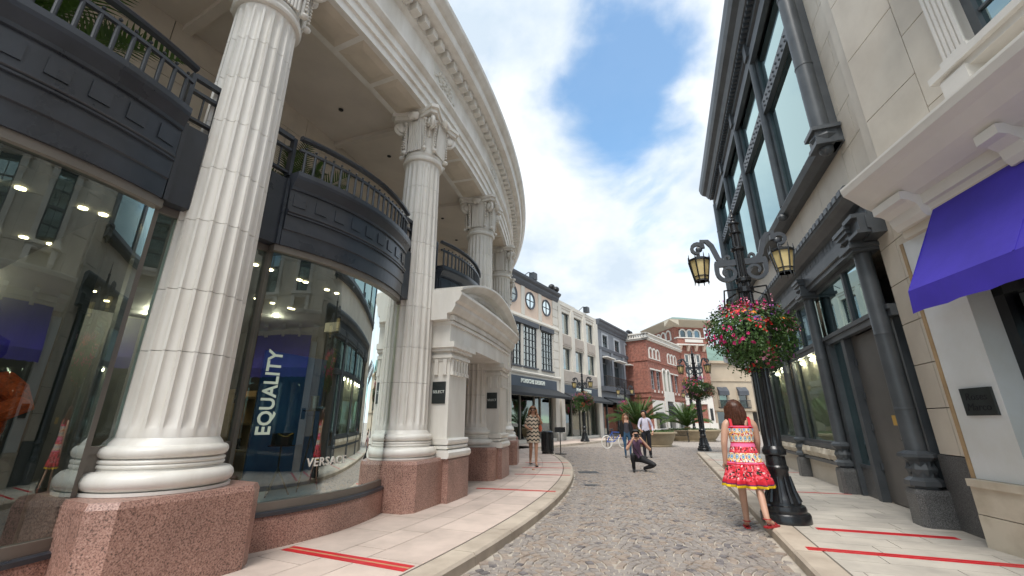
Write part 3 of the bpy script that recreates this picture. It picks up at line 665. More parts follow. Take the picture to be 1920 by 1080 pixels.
part(MB().box(6.42, 7.35, wl - .01, wl + .1, SW - .02, .99, TR), 'granite_base', 'grey_granite', FRO)
# raised pilaster panel beside the bay
part(MB().box(6.44, 6.78, wl - .05, wl, 4.95, 11.6, TR), 'pilaster_strip', 'limestone', FRO)
# ---- iron columns
def iron_col(s, rad, p=3.10, big=False):
    x, y, _ = TR(s, p, 0); o = empty.__class__ and None
    c = MB().lathe([(rad * 1.02, .98), (rad, 1.0), (rad, 1.55), (rad * 1.025, 1.555), (rad * 1.025, 1.575), (rad * .985, 1.58), (rad * .97, 2.6), (rad * .995, 2.605), (rad * .995, 2.62), (rad * .955, 2.63), (rad * .93, 3.9)], 28, (x, y, 0)).build('iron_column', MT['front_iron'], FRO, smooth=True, angle=25)
    q = MB(); h = rad * 1.32
    def hexa(z0, z1, r0, r1): q.lathe([(0, z0), (r0, z0), (r1, z1), (0, z1)], 8, (x, y, 0), a0=R(22.5 - 19.5), a1=R(382.5 - 19.5))
    hexa(.56, .60, h * 1.0, h * 1.0); hexa(.60, .66, h * 1.35, h * 1.35); hexa(.66, .70, h * 1.3, h * .95); hexa(.70, .90, h * .92, h * .92); hexa(.90, .95, h * .98, h * 1.4); hexa(.95, .99, h * 1.4, h * 1.35); hexa(.99, 1.03, h * 1.3, rad * 1.02)
    for k in range(8):
        a_ = R(k * 45 - 19.5); q.ell((x + h * .90 * math.cos(a_), y + h * .90 * math.sin(a_), .80), (.03, .09, .085), 4, 2, Matrix.Rotation(a_, 3, 'Z'))
    part(q, 'base', 'front_iron', c)
    w = rad * 1.5; q = MB()
    for z0, z1, e in ((3.88, 3.93, 1.0), (3.93, 3.99, 1.22), (3.99, 4.18, 1.0), (4.18, 4.24, 1.2), (4.24, 4.30, 1.34)): q.box(s - w * e, s + w * e, p - w * e, p + w * e, z0, z1, TR)
    for k in range(2): q.add([TR(s - w * 1.0 + 0 * k, p - w * 1.04, 4.085), TR(s, p - w * 1.04, 4.15), TR(s + w, p - w * 1.04, 4.085), TR(s, p - w * 1.04, 4.02), TR(s, p - w * 1.28, 4.085)], [(0, 1, 4), (1, 2, 4), (2, 3, 4), (3, 0, 4)])
    part(q, 'capital', 'front_iron', c)
    g = MB(); w = rad * 1.45
    g.add([TR(s + a_ * w * k_, p + b_ * w * k_, z_) for z_, k_ in ((SW - .02, 1.12), (.50, 1.08), (.56, .98)) for a_, b_ in ((-1, -.7), (-.7, -1), (.7, -1), (1, -.7), (1, 1.2), (-1, 1.2))], [(i + 6 * l, (i + 1) % 6 + 6 * l, (i + 1) % 6 + 6 * l + 6, i + 6 * l + 6) for l in (0, 1) for i in range(6)] + [tuple(range(12, 18))])
    part(g, 'granite_pedestal', 'grey_granite', c)
    return c
for s_, r_ in ((7.48, .118), (10.2, .10), (12.95, .092), (15.8, .092)): iron_col(s_, r_, 3.12)
# ---- entablature of the shop front
ep = [(3.45, 4.02), (3.10, 4.02), (3.10, 4.10), (3.06, 4.11), (3.06, 4.30), (3.10, 4.32), (3.10, 4.52), (3.02, 4.55), (2.94, 4.62), (2.88, 4.66), (2.86, 4.72), (2.86, 4.78), (2.90, 4.84), (3.45, 4.86)]
en = part(MB().sweep(ep, 6.95, 17.3, TR), 'shop_entablature', 'front_iron', FRO)
bk = MB().box(0, .07, -.12, 0, 0, .15).mesh('bracket'); bk.materials.append(MT['front_iron'])
for i in range(64):
    o = link('bracket', bk, None, en, False); o.location = Vector(TR(7.0 + i * .16, 3.10, 4.36)) - wloc(en); o.rotation_euler = (0, 0, R(-19.5) + math.pi / 2); o.rotation_euler = (0, 0, R(90 - 19.5))
for i in range(52): part(MB().box(6.98 + i * .2, 7.1 + i * .2, 2.845, 2.862, 4.70, 4.79, TR), 'fret', 'front_iron', en)
cb = MB()
for z0, z1, e in ((4.05, 4.1, .0), (4.1, 4.3, -.04), (4.3, 4.36, .03)): cb.box(6.97, 7.30, 2.93 - e, 3.3, z0, z1, TR)
part(cb, 'end_block', 'front_iron', en)
# ---- glazing and joinery between the columns
fr = MB()
fr.box(7.3, 17.2, 3.20, 3.30, 2.86, 2.96, TR); fr.box(7.3, 17.2, 3.17, 3.30, 2.96, 3.03, TR); fr.box(7.3, 17.2, 3.22, 3.3, 3.94, 4.02, TR)
for a_, b_ in ((10.2, 12.95), (12.95, 15.8), (15.8, 17.2)):
    fr.box(a_, b_, 3.14, 3.30, .86, .95, TR); fr.box(a_, b_, 3.18, 3.30, .95, 1.0, TR); fr.box(a_, b_, 3.10, 3.26, .56, .63, TR)
    for q_ in (a_ + .13, b_ - .13): fr.box(q_ - .04, q_ + .04, 3.22, 3.30, .95, 2.9, TR)
for q_ in (8.65, 11.55, 14.4): fr.box(q_ - .035, q_ + .035, 3.22, 3.3, 3.0, 4.0, TR)
fr.box(9.28, 9.42, 3.24, 3.36, SW, 2.9, TR); fr.box(9.94, 10.1, 3.2, 3.34, SW, 2.9, TR); fr.box(9.4, 10.0, 3.26, 3.34, .60, .66, TR)
frm = part(fr, 'shop_frame', 'front_iron', FRO)
for a_, b_ in ((10.33, 12.82), (13.08, 15.67), (15.93, 17.1)): part(MB().box(a_, b_, 3.268, 3.276, .98, 2.88, TR), 'window_pane', 'glass_clear', frm)
for a_, b_ in ((7.6, 8.62), (8.68, 10.1), (10.3, 11.52), (11.58, 12.85), (13.05, 14.37), (14.43, 15.7)): part(MB().box(a_, b_, 3.268, 3.276, 3.03, 3.95, TR), 'transom_pane', 'glass_sky', frm)
part(MB().box(9.42, 9.96, 3.30, 3.308, .64, 2.88, TR), 'side_pane', 'glass_sky', frm)
part(MB().box(9.42, 9.96, 3.28, 3.36, SW - .02, .6, TR), 'side_panel', 'grey_granite', frm)
for a_, b_ in ((10.36, 12.8), (13.1, 15.65), (15.95, 17.1)):
    st = MB(); n = 26; rg = random.Random(int(a_ * 10)); vs = []; 
    for i in range(n + 1):
        for j, (pp, zz) in enumerate(((3.24, .64), (3.10, .645), (3.07, .74), (3.10, .84), (3.24, .85))): vs.append(TR(a_ + (b_ - a_) * i / n, pp + (rg.uniform(-.018, .018) if 0 < j < 4 else 0), zz + (rg.uniform(-.01, .01) if j in (1, 3) else 0)))
    st.add(vs, [(i * 5 + j, i * 5 + j + 1, i * 5 + j + 6, i * 5 + j + 5) for i in range(n) for j in range(4)] + [(0, 1, 2, 3, 4), tuple(n * 5 + j for j in range(5))])
    part(st, 'rock_faced_sill', 'limestone_warm', frm)
    part(MB().box(a_ - .1, b_ + .1, 3.2, 3.4, SW - .02, .56, TR), 'stall_riser', 'limestone', frm)
# door
dr = part(MB().box(7.72, 9.28, 3.36, 3.41, SW + .015, 2.86, TR), 'door', 'door', FRO)
part(MB().box(7.55, 7.72, 3.30, 3.41, SW, 2.88, TR), 'door_jamb', 'front_iron', dr)
for z_ in (.62, 1.25, 1.78, 2.36): part(MB().box(9.24, 9.31, 3.325, 3.37, z_, z_ + .11, TR), 'hinge', 'front_iron', dr)
h_ = MB().box(8.02, 8.08, 3.335, 3.36, .98, 1.30, TR); h_.tube([TR(8.05, 3.335, 1.13), TR(8.05, 3.29, 1.13), TR(8.22, 3.285, 1.13)], .012, 8); part(h_, 'handle', 'iron', dr)
part(MB().box(8.27, 8.50, 3.352, 3.358, 1.34, 1.49, TR), 'notice', plain('yellow_notice', (.60, .36, .07), .5), dr)
# shop interior behind the panes
si = MB(); si.box(9.4, 17.1, 5.6, 5.7, .3, 3.9, TR); si.box(9.4, 17.1, 3.4, 5.7, .5, .62, TR); si.box(9.4, 17.1, 3.4, 5.7, 3.9, 3.97, TR); si.box(17.1, 17.2, 3.4, 5.7, .3, 3.9, TR); si.box(9.3, 9.4, 3.45, 5.7, .3, 3.9, TR)
part(si, 'shop_interior', 'shop_wall', FRO)
for a_, b_ in ((11.05, 12.8), (13.1, 15.2)): part(MB().box(a_, b_, 3.42, 3.44, .9, 2.9, TR), 'blind', 'curtain', FRO)
dlr = MB().lathe([(0, 0), (.03, 0), (.03, .012), (0, .012)], 10).mesh('display_light'); dlr.materials.append(MT['lamp_on'])
for q_ in (10.9, 11.7, 12.5, 13.6, 14.4, 15.2):
    o = link('display_light', dlr, None, FRO, False); o.location = Vector(TR(q_, 3.36, 2.875)) - wloc(FRO)
    pl_ = bpy.data.lights.new('display_glow', 'POINT'); pl_.energy = 5; pl_.color = (1, .84, .62); pl_.shadow_soft_size = .05; po_ = bpy.data.objects.new('display_glow', pl_); COL.objects.link(po_); po_.location = TR(q_, 3.36, 2.80)
rg = random.Random(4)
for k, (q_, lab) in enumerate(((10.75, 'dark potted plants and vases on display inside first shop window beside the door'), (15.45, 'dark pots on display in second shop window'))):
    e = empty('window_display', TR(q_, 3.8, .62), lab, 'display')
    for i in range(7):
        x_, p_ = q_ + rg.uniform(-.3, .3), rg.uniform(3.5, 4.2); h_ = rg.uniform(.1, .3); z_ = .62 + (i % 3) * .32
        part(MB().lathe([(0, z_), (.07, z_), (.10, z_ + h_ * .6), (.06, z_ + h_)], 10, TR(x_, p_, 0)), 'pot', ('iron', 'tan', 'dark_room')[i % 3], e)
    lf = MB()
    for i in range(260): leaf_c = TR(q_ + rg.gauss(0, .16), 3.8 + rg.gauss(0, .16), 1.55 + rg.gauss(0, .22)); d_ = Vector((rg.uniform(-1, 1), rg.uniform(-1, 1), rg.uniform(0, 1))).normalized(); t_ = d_.orthogonal() * .05; b_ = d_.cross(t_); c_ = Vector(leaf_c); lf.add([c_ - t_, c_ + b_ * .5, c_ + t_, c_ - b_ * .5], [(0, 1, 2, 3)])
    tag(part(lf, 'foliage', 'leaf', e), kind='stuff')
    for z_ in (.94, 1.26): part(MB().box(q_ - .35, q_ + .35, 3.48, 4.25, z_ - .02, z_, TR), 'shelf', 'dark_room', e)
# ---- projecting bay (oriel)
OR = MB()
OR.sweep([(3.4, 5.87), (3.14, 5.87), (3.00, 5.94), (2.96, 6.05), (3.00, 6.12), (3.05, 6.21), (3.4, 6.21)], 7.38, 18.75, TR)
cp = [(3.4, 10.6), (3.07, 10.6), (3.07, 10.84), (3.00, 10.87), (3.00, 11.1), (2.83, 11.14), (2.74, 11.28), (2.60, 11.35), (2.53, 11.46), (2.49, 11.63), (2.49, 11.7), (3.4, 11.8)]
OR.sweep(cp, 7.25, 19.0, TR)
OR.box(7.45, 18.7, 3.05, 3.16, 8.70, 9.02, TR); OR.box(7.45, 18.7, 3.00, 3.12, 10.33, 10.62, TR)
ms = (10.25, 13.05, 15.9)
for q_ in ms: OR.lathe([(.085, 6.15), (.085, 10.55)], 14, TR(q_, 3.07, 0)); OR.box(q_ - .14, q_ + .14, 3.12, 3.2, 6.15, 10.55, TR); OR.box(q_ - .13, q_ + .13, 2.94, 3.16, 10.55, 11.0, TR); OR.ell(TR(q_, 3.0, 5.89), (.11, .11, .10), 10, 6)
for q_ in (7.52, 18.6): OR.box(q_ - .08, q_ + .08, 3.12, 3.4, 6.15, 10.55, TR)
for i in range(70): OR.box(7.4 + i * .165, 7.48 + i * .165, 2.86, 3.0, 11.0, 11.1, TR)
ori = part(OR, 'projecting_bay', 'front_iron', FRO)
for q_ in (7.52, 18.65):
    pc = MB().lathe([(.14, 6.17), (.14, 7.6), (.148, 7.61), (.148, 7.64), (.137, 7.65), (.135, 9.3), (.146, 9.31), (.146, 9.35), (.133, 9.36), (.13, 10.65)], 24, TR(q_, 3.05, 0)).build('corner_column', MT['front_iron'], ori, smooth=True, angle=25)
    b = MB().box(q_ - .19, q_ + .19, 2.86, 3.24, 5.87, 5.94, TR); b.box(q_ - .16, q_ + .16, 2.89, 3.21, 5.94, 6.14, TR); b.box(q_ - .21, q_ + .21, 2.84, 3.26, 6.14, 6.21, TR); b.ell(TR(q_, 3.05, 5.84), (.11, .11, .11), 14, 8)
    b.add([TR(q_ - .163, 2.91, 6.04), TR(q_ - .163, 3.05, 6.13), TR(q_ - .163, 3.19, 6.04), TR(q_ - .163, 3.05, 5.95), TR(q_ - .21, 3.05, 6.04)], [(0, 1, 4), (1, 2, 4), (2, 3, 4), (3, 0, 4)])
    b.add([TR(q_ - .14, 2.888, 6.04), TR(q_, 2.888, 6.13), TR(q_ + .14, 2.888, 6.04), TR(q_, 2.888, 5.95), TR(q_, 2.84, 6.04)], [(0, 1, 4), (1, 2, 4), (2, 3, 4), (3, 0, 4)])
    part(b, 'corner_block', 'front_iron', pc)
eds = [7.64] + [x for q_ in ms for x in (q_ - .13, q_ + .13)] + [18.5]
for a_, b_ in zip(eds[::2], eds[1::2]):
    part(MB().box(a_, b_, 3.165, 3.175, 6.21, 8.70, TR), 'window_pane', 'glass_sky', ori); part(MB().box(a_, b_, 3.165, 3.175, 9.02, 10.33, TR), 'window_pane', 'glass_sky', ori)
    stt = MB()
    for i in range(int((b_ - a_) / .24)):
        for z_ in (8.78, 8.9): stt.ell(TR(a_ + .12 + i * .24, 3.045, z_), (.03, .03, .03), 6, 4)
    tag(part(stt, 'rivets', 'front_iron', ori), kind='stuff')
part(MB().box(7.7, 18.4, 3.27, 3.275, 6.15, 10.55, TR), 'blind', 'curtain', ori)
# ================================================================ BLUE-AWNING BUILDING (frame TA, wall p = 4.37)
AWB = empty('awning_building', TA(0, 4.6, 0), 'cream building with heavy bracketed cornice, white slab pier and violet-blue awnings', 'building')
c2 = MB(); c2.box(-16, 5.60, 4.47, 9, 4.3, 11, TA); c2.box(-16, 5.62, 8.6, 9, SW, 4.4, TA); c2.box(-16, 5.6, 4.8, 8.6, 3.75, 4.3, TA)
w2 = part(c2, 'wall', 'mortar', AWB)
blocks(TA, 4.75, 5.66, 4.42, 9.9, 4.37, 5, 1, w2, 'limestone')
blocks(TA, -16, -14, 4.42, 9.9, 4.37, 5, 1, w2, 'limestone')
for k in range(7):      # bays with an upper window each, the first one seen at the picture's edge
    b1 = 4.75 - k * 2.7; b0 = b1 - 2.7; m_ = (b0 + b1) / 2 + .12
    for z0, z1 in ((4.42, 5.0), (7.15, 8.4), (8.4, 9.9)): part(MB().box(b0 + .006, b1 - .006, 4.37, 4.47, z0 + .006, z1 - .006, TA), 'stone_block', 'limestone', w2)
    for z0, z1 in ((5.0, 6.1), (6.1, 7.15)):
        part(MB().box(b0 + .006, m_ - .66, 4.37, 4.47, z0 + .006, z1 - .006, TA), 'stone_block', 'limestone', w2); part(MB().box(m_ + .66, b1 - .006, 4.37, 4.47, z0 + .006, z1 - .006, TA), 'stone_block', 'limestone', w2)
    wv = MB()
    wv.box(m_ - .86, m_ + .86, 4.12, 4.40, 4.98, 5.06, TA); wv.box(m_ - .80, m_ + .80, 4.18, 4.40, 4.90, 4.98, TA)
    for sg in (-1, 1):
        q_ = m_ + sg * .62
        for j in range(5): wv.box(q_ - .13 + j * .056, q_ - .13 + j * .056 + .034, 4.24, 4.40, 5.22, 6.5, TA)
        wv.box(q_ - .13, q_ + .13, 4.26, 4.42, 5.2, 6.5, TA); wv.box(q_ - .16, q_ + .16, 4.22, 4.42, 5.06, 5.2, TA)
        wv.sweep([(4.42, 6.5), (4.24, 6.5), (4.18, 6.6), (4.16, 6.74), (4.06, 6.82), (4.06, 6.88), (4.42, 6.88)], q_ - .16, q_ + .16, TA)
        wv.box(q_ - .15, q_ + .15, 4.14, 4.40, 4.62, 4.92, TA); wv.sweep([(4.40, 4.45), (4.32, 4.45), (4.16, 4.62), (4.40, 4.62)], q_ - .13, q_ + .13, TA)
    wv.box(m_ - .95, m_ + .95, 4.0, 4.42, 6.88, 6.98, TA); wv.sweep([(4.42, 6.98), (3.95, 6.98), (3.92, 7.06), (4.42, 7.06)], m_ - 1.0, m_ + 1.0, lambda s, p, z, m=m_: TA(s, p, z + (.28 * (1 - ((s - m) / 1.0) ** 2))), 10)
    wv.box(m_ - .9, m_ + .9, 4.1, 4.40, 6.95, 7.1, lambda s, p, z, m=m_: TA(s, p, z + (.24 * (1 - ((s - m) / 1.0) ** 2) if z > 7 else 0)), 10)
    sv = part(wv, 'window_surround', 'cornice_white', AWB)
    f_ = MB(); f_.box(m_ - .5, m_ - .40, 4.36, 4.45, 5.06, 6.88, TA); f_.box(m_ + .40, m_ + .5, 4.36, 4.45, 5.06, 6.88, TA)
    for z_ in (5.06, 5.9, 6.78): f_.box(m_ - .42, m_ + .42, 4.37, 4.44, z_, z_ + .07, TA)
    f_.box(m_ - .02, m_ + .02, 4.38, 4.44, 5.06, 6.85, TA)
    for z_ in (5.5, 6.35): f_.box(m_ - .42, m_ + .42, 4.385, 4.43, z_, z_ + .03, TA)
    ff = part(f_, 'window_frame', 'front_iron', sv); part(MB().box(m_ - .42, m_ + .42, 4.41, 4.42, 5.1, 6.85, TA), 'window_pane', 'glass_sky', ff)
part(MB().box(-16, 5.7, 4.2, 4.6, 9.9, 10.4, TA), 'parapet', 'cornice_white', AWB)
# main cornice over the shops
ccp = [(4.47, 3.80), (4.30, 3.80), (4.28, 3.86), (4.24, 3.87), (4.24, 4.0), (4.16, 4.02), (4.10, 4.06), (3.98, 4.14), (3.86, 4.26), (3.78, 4.32), (3.76, 4.40), (3.76, 4.43), (4.47, 4.46)]
co = part(MB().sweep(ccp, -16, 5.62, TA), 'shop_cornice', 'cornice_white', AWB)
part(MB().box(-16, 5.55, 4.30, 4.42, 3.62, 3.80, TA), 'frieze', 'limestone', AWB)
for k in range(14):
    q_ = 5.30 - k * 1.35; wd = .24 if k == 0 else .11
    part(MB().sweep([(4.32, 3.72), (4.24, 3.72), (4.20, 3.78), (4.18, 3.88), (4.10, 3.94), (4.02, 3.96), (4.02, 4.06), (4.32, 4.08)], q_ - wd, q_ + wd, TA), 'console_bracket', 'cornice_white', co)
# piers: marble slab above a stained stone base, repeated along the front
for k in range(4):
    e1 = 5.68 - k * 5.4; e0 = e1 - .60
    pr = part(MB().box(e0, e1, 4.37, 4.9, .80, 3.62, TA), 'pier', 'slab_white', AWB)
    part(MB().box(e1 + .004, e1 + .05, 4.36, 4.9, .8, 3.62, TA), 'edge_strip', 'tan', pr)
    for z0, z1, e in ((SW - .02, .44, .07), (.445, .72, .065), (.72, .80, .09)): part(MB().box(e0 - .02, e1 + .03, 4.37 - e, 4.9, z0, z1 - .004, TA), 'base_stone', 'limestone_warm', pr)
    if k == 0:
        pq = part(MB().box(5.15, 5.52, 4.345, 4.37, 1.46, 1.75, TA), 'plaque', 'plaque', pr)
        for tx_, zz in (('Roses', 1.655), ('Marco', 1.545)):
            t = text_mb(tx_, .11, .003); remap(t, lambda x, y, z: TA(5.335 - x - .18 * y, 4.345 - z, zz + y)).build('lettering', MT['plaque_txt'], pq)
# shop windows under the awnings + awnings
for k in range(4):
    e1 = 5.08 - k * 5.4; e0 = e1 - 4.8
    f_ = MB()
    for q_ in (e0, e0 + 1.6, e0 + 3.2, e1 - .12): f_.box(q_, q_ + .12, 4.62, 4.76, SW, 3.62, TA)
    f_.box(e0, e1, 4.62, 4.76, SW, .5, TA); f_.box(e0, e1, 4.62, 4.76, 2.7, 2.82, TA)
    ff = part(f_, 'shop_frame', 'iron', AWB); part(MB().box(e0, e1, 4.69, 4.70, .5, 3.6, TA), 'shop_pane', 'glass_dark', ff)
    a0, a1 = e0 + .0, e1 - .04
    aw = MB(); nu, nv = 32, 8; vs = []
    def ap_(t, q):      # t along, q down the slope; canvas sags between its ribs
        sag_ = .035 * math.sin(math.pi * q) * (.35 + .65 * abs(math.sin(math.pi * t * 4))); return TA(a0 + (a1 - a0) * t, 4.30 - .52 * q + sag_ * .55, 3.78 - .99 * q - sag_)
    for i_ in range(nu + 1): vs += [ap_(i_ / nu, q / nv) for q in range(nv + 1)] + [TA(a0 + (a1 - a0) * i_ / nu, 3.768 + .006 * math.sin(i_ * 1.3), 2.54 + .008 * math.sin(i_ * 2.1))]
    m_ = nv + 2; aw.add(vs, [(i_ * m_ + q, i_ * m_ + q + 1, (i_ + 1) * m_ + q + 1, (i_ + 1) * m_ + q) for i_ in range(nu) for q in range(nv + 1)])
    aw.add([TA(a1, 4.30, 3.78), TA(a1, 4.30, 2.80), TA(a1, 3.78, 2.79)], [(0, 1, 2)]); aw.add([TA(a0, 4.30, 3.78), TA(a0, 4.30, 2.80), TA(a0, 3.78, 2.79)], [(0, 1, 2)])
    awo = part(aw, 'awning', 'awning_blue', AWB)
    for t_ in (.25, .5, .75): part(MB().ribbon([Vector(ap_(t_, q / 8)) + Vector((0, 0, .004)) for q in range(9)], .006, .02, TA(1, 0, 0)), 'seam', 'awning_blue', awo)
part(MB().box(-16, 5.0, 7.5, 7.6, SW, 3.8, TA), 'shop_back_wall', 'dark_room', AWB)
# ================================================================ FAR TERRACE (frame TF, wall p = -14.2, street on +p side)
def holes_wall(T, s0, s1, z0, z1, p0, p1, holes, mb=None):
    """wall slab between p0 (front) and p1 with rectangular openings"""
    mb = mb or MB(); ss = sorted({s0, s1} | {h[0] for h in holes} | {h[1] for h in holes}); zs = sorted({z0, z1} | {h[2] for h in holes} | {h[3] for h in holes})
    ss = [v for v in ss if s0 <= v <= s1]; zs = [v for v in zs if z0 <= v <= z1]
    for a, b in zip(ss[:-1], ss[1:]):
        run = None
        for c, d in zip(zs[:-1], zs[1:]):
            m = ((a + b) / 2, (c + d) / 2); inside = any(h[0] < m[0] < h[1] and h[2] < m[1] < h[3] for h in holes)
            if inside:
                if run: mb.box(a, b, p0, p1, run[0], run[1], T); run = None
            else: run = (run[0], d) if run else (c, d)
        if run: mb.box(a, b, p0, p1, run[0], run[1], T)
    return mb
def window(T, s0, s1, z0, z1, p, par, nx=2, nz=3, fm='front_iron', gm='glass_dark', fw=.07, mw=.03, sg=1, dep=.10):
    """framed window: p = wall face, sg = +1 when the street is on the +p side"""
    f = MB(); a, b = (p - sg * dep, p - sg * dep + sg * .07)
    for x in (s0, s1 - fw): f.box(x, x + fw, a, b, z0, z1, T)
    for z in (z0, z1 - fw): f.box(s0, s1, a, b, z, z + fw, T)
    for i in range(1, nx): x = s0 + (s1 - s0) * i / nx; f.box(x - mw / 2, x + mw / 2, a + sg * .02, b, z0, z1, T)
    for i in range(1, nz): z = z0 + (z1 - z0) * i / nz; f.box(s0, s1, a + sg * .02, b, z - mw / 2, z + mw / 2, T)
    o = f.build('window', MT[fm], par)
    MB().box(s0, s1, a + sg * .01, a + sg * .016, z0, z1, T).build('window_pane', MT[gm], o)
    return o
MT['peach'] = mat('peach_stucco', (0.74, 0.58, 0.47), 0.8, 0.05, 1.5)
MT['cream'] = mat('cream_stucco', (0.70, 0.66, 0.59), 0.7, 0.06, 1.0)
MT['taupe'] = mat('taupe_panel', (0.46, 0.40, 0.35), 0.7, 0.06, 1.5)
MT['grey_blue'] = mat('blue_grey_stucco', (0.22, 0.235, 0.265), 0.7, 0.08, 1.2)
MT['grey_trim'] = mat('slate_grey_trim', (0.085, 0.095, 0.115), 0.6, 0.1, 1.5)
MT['pale_trim'] = mat('pale_grey_trim', (0.42, 0.44, 0.47), 0.7, 0.08, 1.2)
MT['slate_sign'] = mat('slate_blue_signboard', (0.045, 0.065, 0.095), 0.5, 0.08, 1.0)
MT['tower_white'] = mat('white_stone_trim', (0.70, 0.67, 0.62), 0.7, 0.05, 1.0)
MT['copper'] = mat('green_copper_roof', (0.15, 0.24, 0.20), 0.6, 0.15, 1.0)
MT['glass_pale'] = glass('pale_sky_glass', (0.55, 0.66, 0.68), 1.2, 0.30)
WP = -14.2
def awning_f(par, s0, s1, zt, zb, out, val=.16):
    a = MB().add([TF(s0, WP + .02, zt), TF(s1, WP + .02, zt), TF(s1, WP + out, zb), TF(s0, WP + out, zb), TF(s0, WP + out, zb - val), TF(s1, WP + out, zb - val), TF(s0, WP + .02, zb), TF(s1, WP + .02, zb)], [(0, 1, 2, 3), (3, 2, 5, 4), (0, 3, 6), (1, 7, 2)])
    return a.build('awning', MT['awning_black'], par)
def sign_f(par, txt, s, z, size, p=WP + .10, m='white_letter'):
    t = text_mb(txt, size, .02, bold=.012, spacing=1.08); return remap(t, lambda x, y, zz: TF(s + x, p + zz, z + y)).build('lettering', MT[m], par)
# ---- peach building
PB = empty('peach_building', TF(22, -15, 0), 'peach and cream shop building with round attic windows and tall gridded windows', 'building')
tall = [(19.1, 20.8), (21.25, 22.85), (23.15, 24.9), (25.55, 27.2)]; rounds = [19.3, 21.7, 24.05, 26.38]
hs = [(a, b, 4.8, 7.6) for a, b in tall] + [(16, 27.5, .3, 3.0)]
part(holes_wall(TF, 14, 28.15, 0, 8.2, WP, WP - .35, hs), 'wall', 'cream', PB)
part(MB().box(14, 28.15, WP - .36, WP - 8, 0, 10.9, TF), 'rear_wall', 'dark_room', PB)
part(MB().box(14, 28.15, WP - .35, WP, 8.2, 10.3, TF), 'attic_wall', 'peach', PB)
for a in (18.0, 20.4, 22.85, 25.2): part(MB().box(a, a + .45, WP, WP + .05, 8.25, 10.28, TF), 'pilaster', 'cream', PB)
for i in range(9): part(MB().box(27.35, 28.15, WP, WP + .06, 4.5 + i * .64 + .015, 5.12 + i * .64, TF), 'quoin', 'cream', PB)
part(MB().sweep([(WP - .3, 10.25), (WP + .06, 10.25), (WP + .12, 10.35), (WP + .2, 10.5), (WP + .22, 10.62), (WP + .38, 10.75), (WP + .42, 10.9), (WP - .3, 10.95)], 14, 28.2, TF), 'cornice', 'grey_trim', PB)
part(MB().sweep([(WP - .3, 7.9), (WP + .10, 7.9), (WP + .16, 8.0), (WP + .10, 8.2), (WP - .3, 8.25)], 14, 28.18, TF), 'string_course', 'cream', PB)
part(MB().sweep([(WP, 4.32), (WP + .10, 4.32), (WP + .14, 4.42), (WP + .06, 4.5), (WP, 4.5)], 14, 28.2, TF), 'string_course', 'cream', PB)
for a, b in tall:
    window(TF, a, b, 4.8, 7.6, WP, PB, 4, 6, gm='glass_pale')
    part(MB().box(a - .15, b + .15, WP - .02, WP + .14, 7.58, 7.9, TF), 'window_head', 'grey_trim', PB); part(MB().box(a - .05, b + .05, WP - .02, WP + .12, 4.72, 4.82, TF), 'window_sill', 'grey_trim', PB)
for c in rounds:
    x0 = WP + .03; rg = MB(); prev = None
    for i in range(28):
        t0, t1 = 2 * math.pi * i / 28, 2 * math.pi * (i + 1) / 28
        P_ = lambda r, t, p: TF(c + r * math.cos(t), p, 9.42 + r * math.sin(t))
        rg.add([P_(.50, t0, x0), P_(.63, t0, x0 + .05), P_(.63, t1, x0 + .05), P_(.50, t1, x0), P_(.63, t0, WP), P_(.63, t1, WP)], [(0, 1, 2, 3), (1, 4, 5, 2)])
    rg.box(c - .02, c + .02, WP + .02, WP + .05, 8.92, 9.92, TF); rg.box(c - .5, c + .5, WP + .02, WP + .05, 9.40, 9.44, TF)
    o = part(rg, 'round_window', 'grey_trim', PB); part(MB().add([TF(c + .51 * math.cos(t * math.pi / 12), WP + .015, 9.42 + .51 * math.sin(t * math.pi / 12)) for t in range(24)], [tuple(range(24))]), 'window_pane', 'glass_pale', o)
sb = part(MB().box(14.5, 27.6, WP, WP + .08, 3.45, 4.15, TF), 'signboard', 'slate_sign', PB); sign_f(sb, 'PORSCHE DESIGN', 24.2, 3.86, .36)
awning_f(PB, 14.5, 27.65, 3.55, 3.0, 1.25)
part(MB().box(27.55, 28.75, WP - .1, WP + .12, SW, .6, TF), 'pier_base', 'cream', PB)
f_ = MB()
for x in (16, 19.0, 21.8, 23.0, 24.8, 25.6, 27.3): f_.box(x, x + .12, WP - .35, WP - .22, SW, 3.1, TF)
f_.box(16, 27.4, WP - .35, WP - .22, SW, .35, TF); so_ = part(f_, 'shop_frame', 'bronze', PB); part(MB().box(16, 27.4, WP - .30, WP - .29, .3, 3.1, TF), 'shop_pane', 'glass', so_)
part(MB().box(16, 27.5, WP - 3.0, WP - 2.9, .1, 3.2, TF), 'shop_interior', 'shop_wall', PB)
for x, z in ((22.3, 1.55), (22.3, 2.15), (19.8, 1.7)): part(MB().box(x, x + .45, WP - .8, WP - .76, z, z + .42, TF), 'framed_print', 'white_paint', PB)
part(MB().box(24.0, 24.9, WP - .9, WP - .85, 1.0, 2.1, TF), 'poster', plain('red_poster', (.45, .03, .03)), PB)
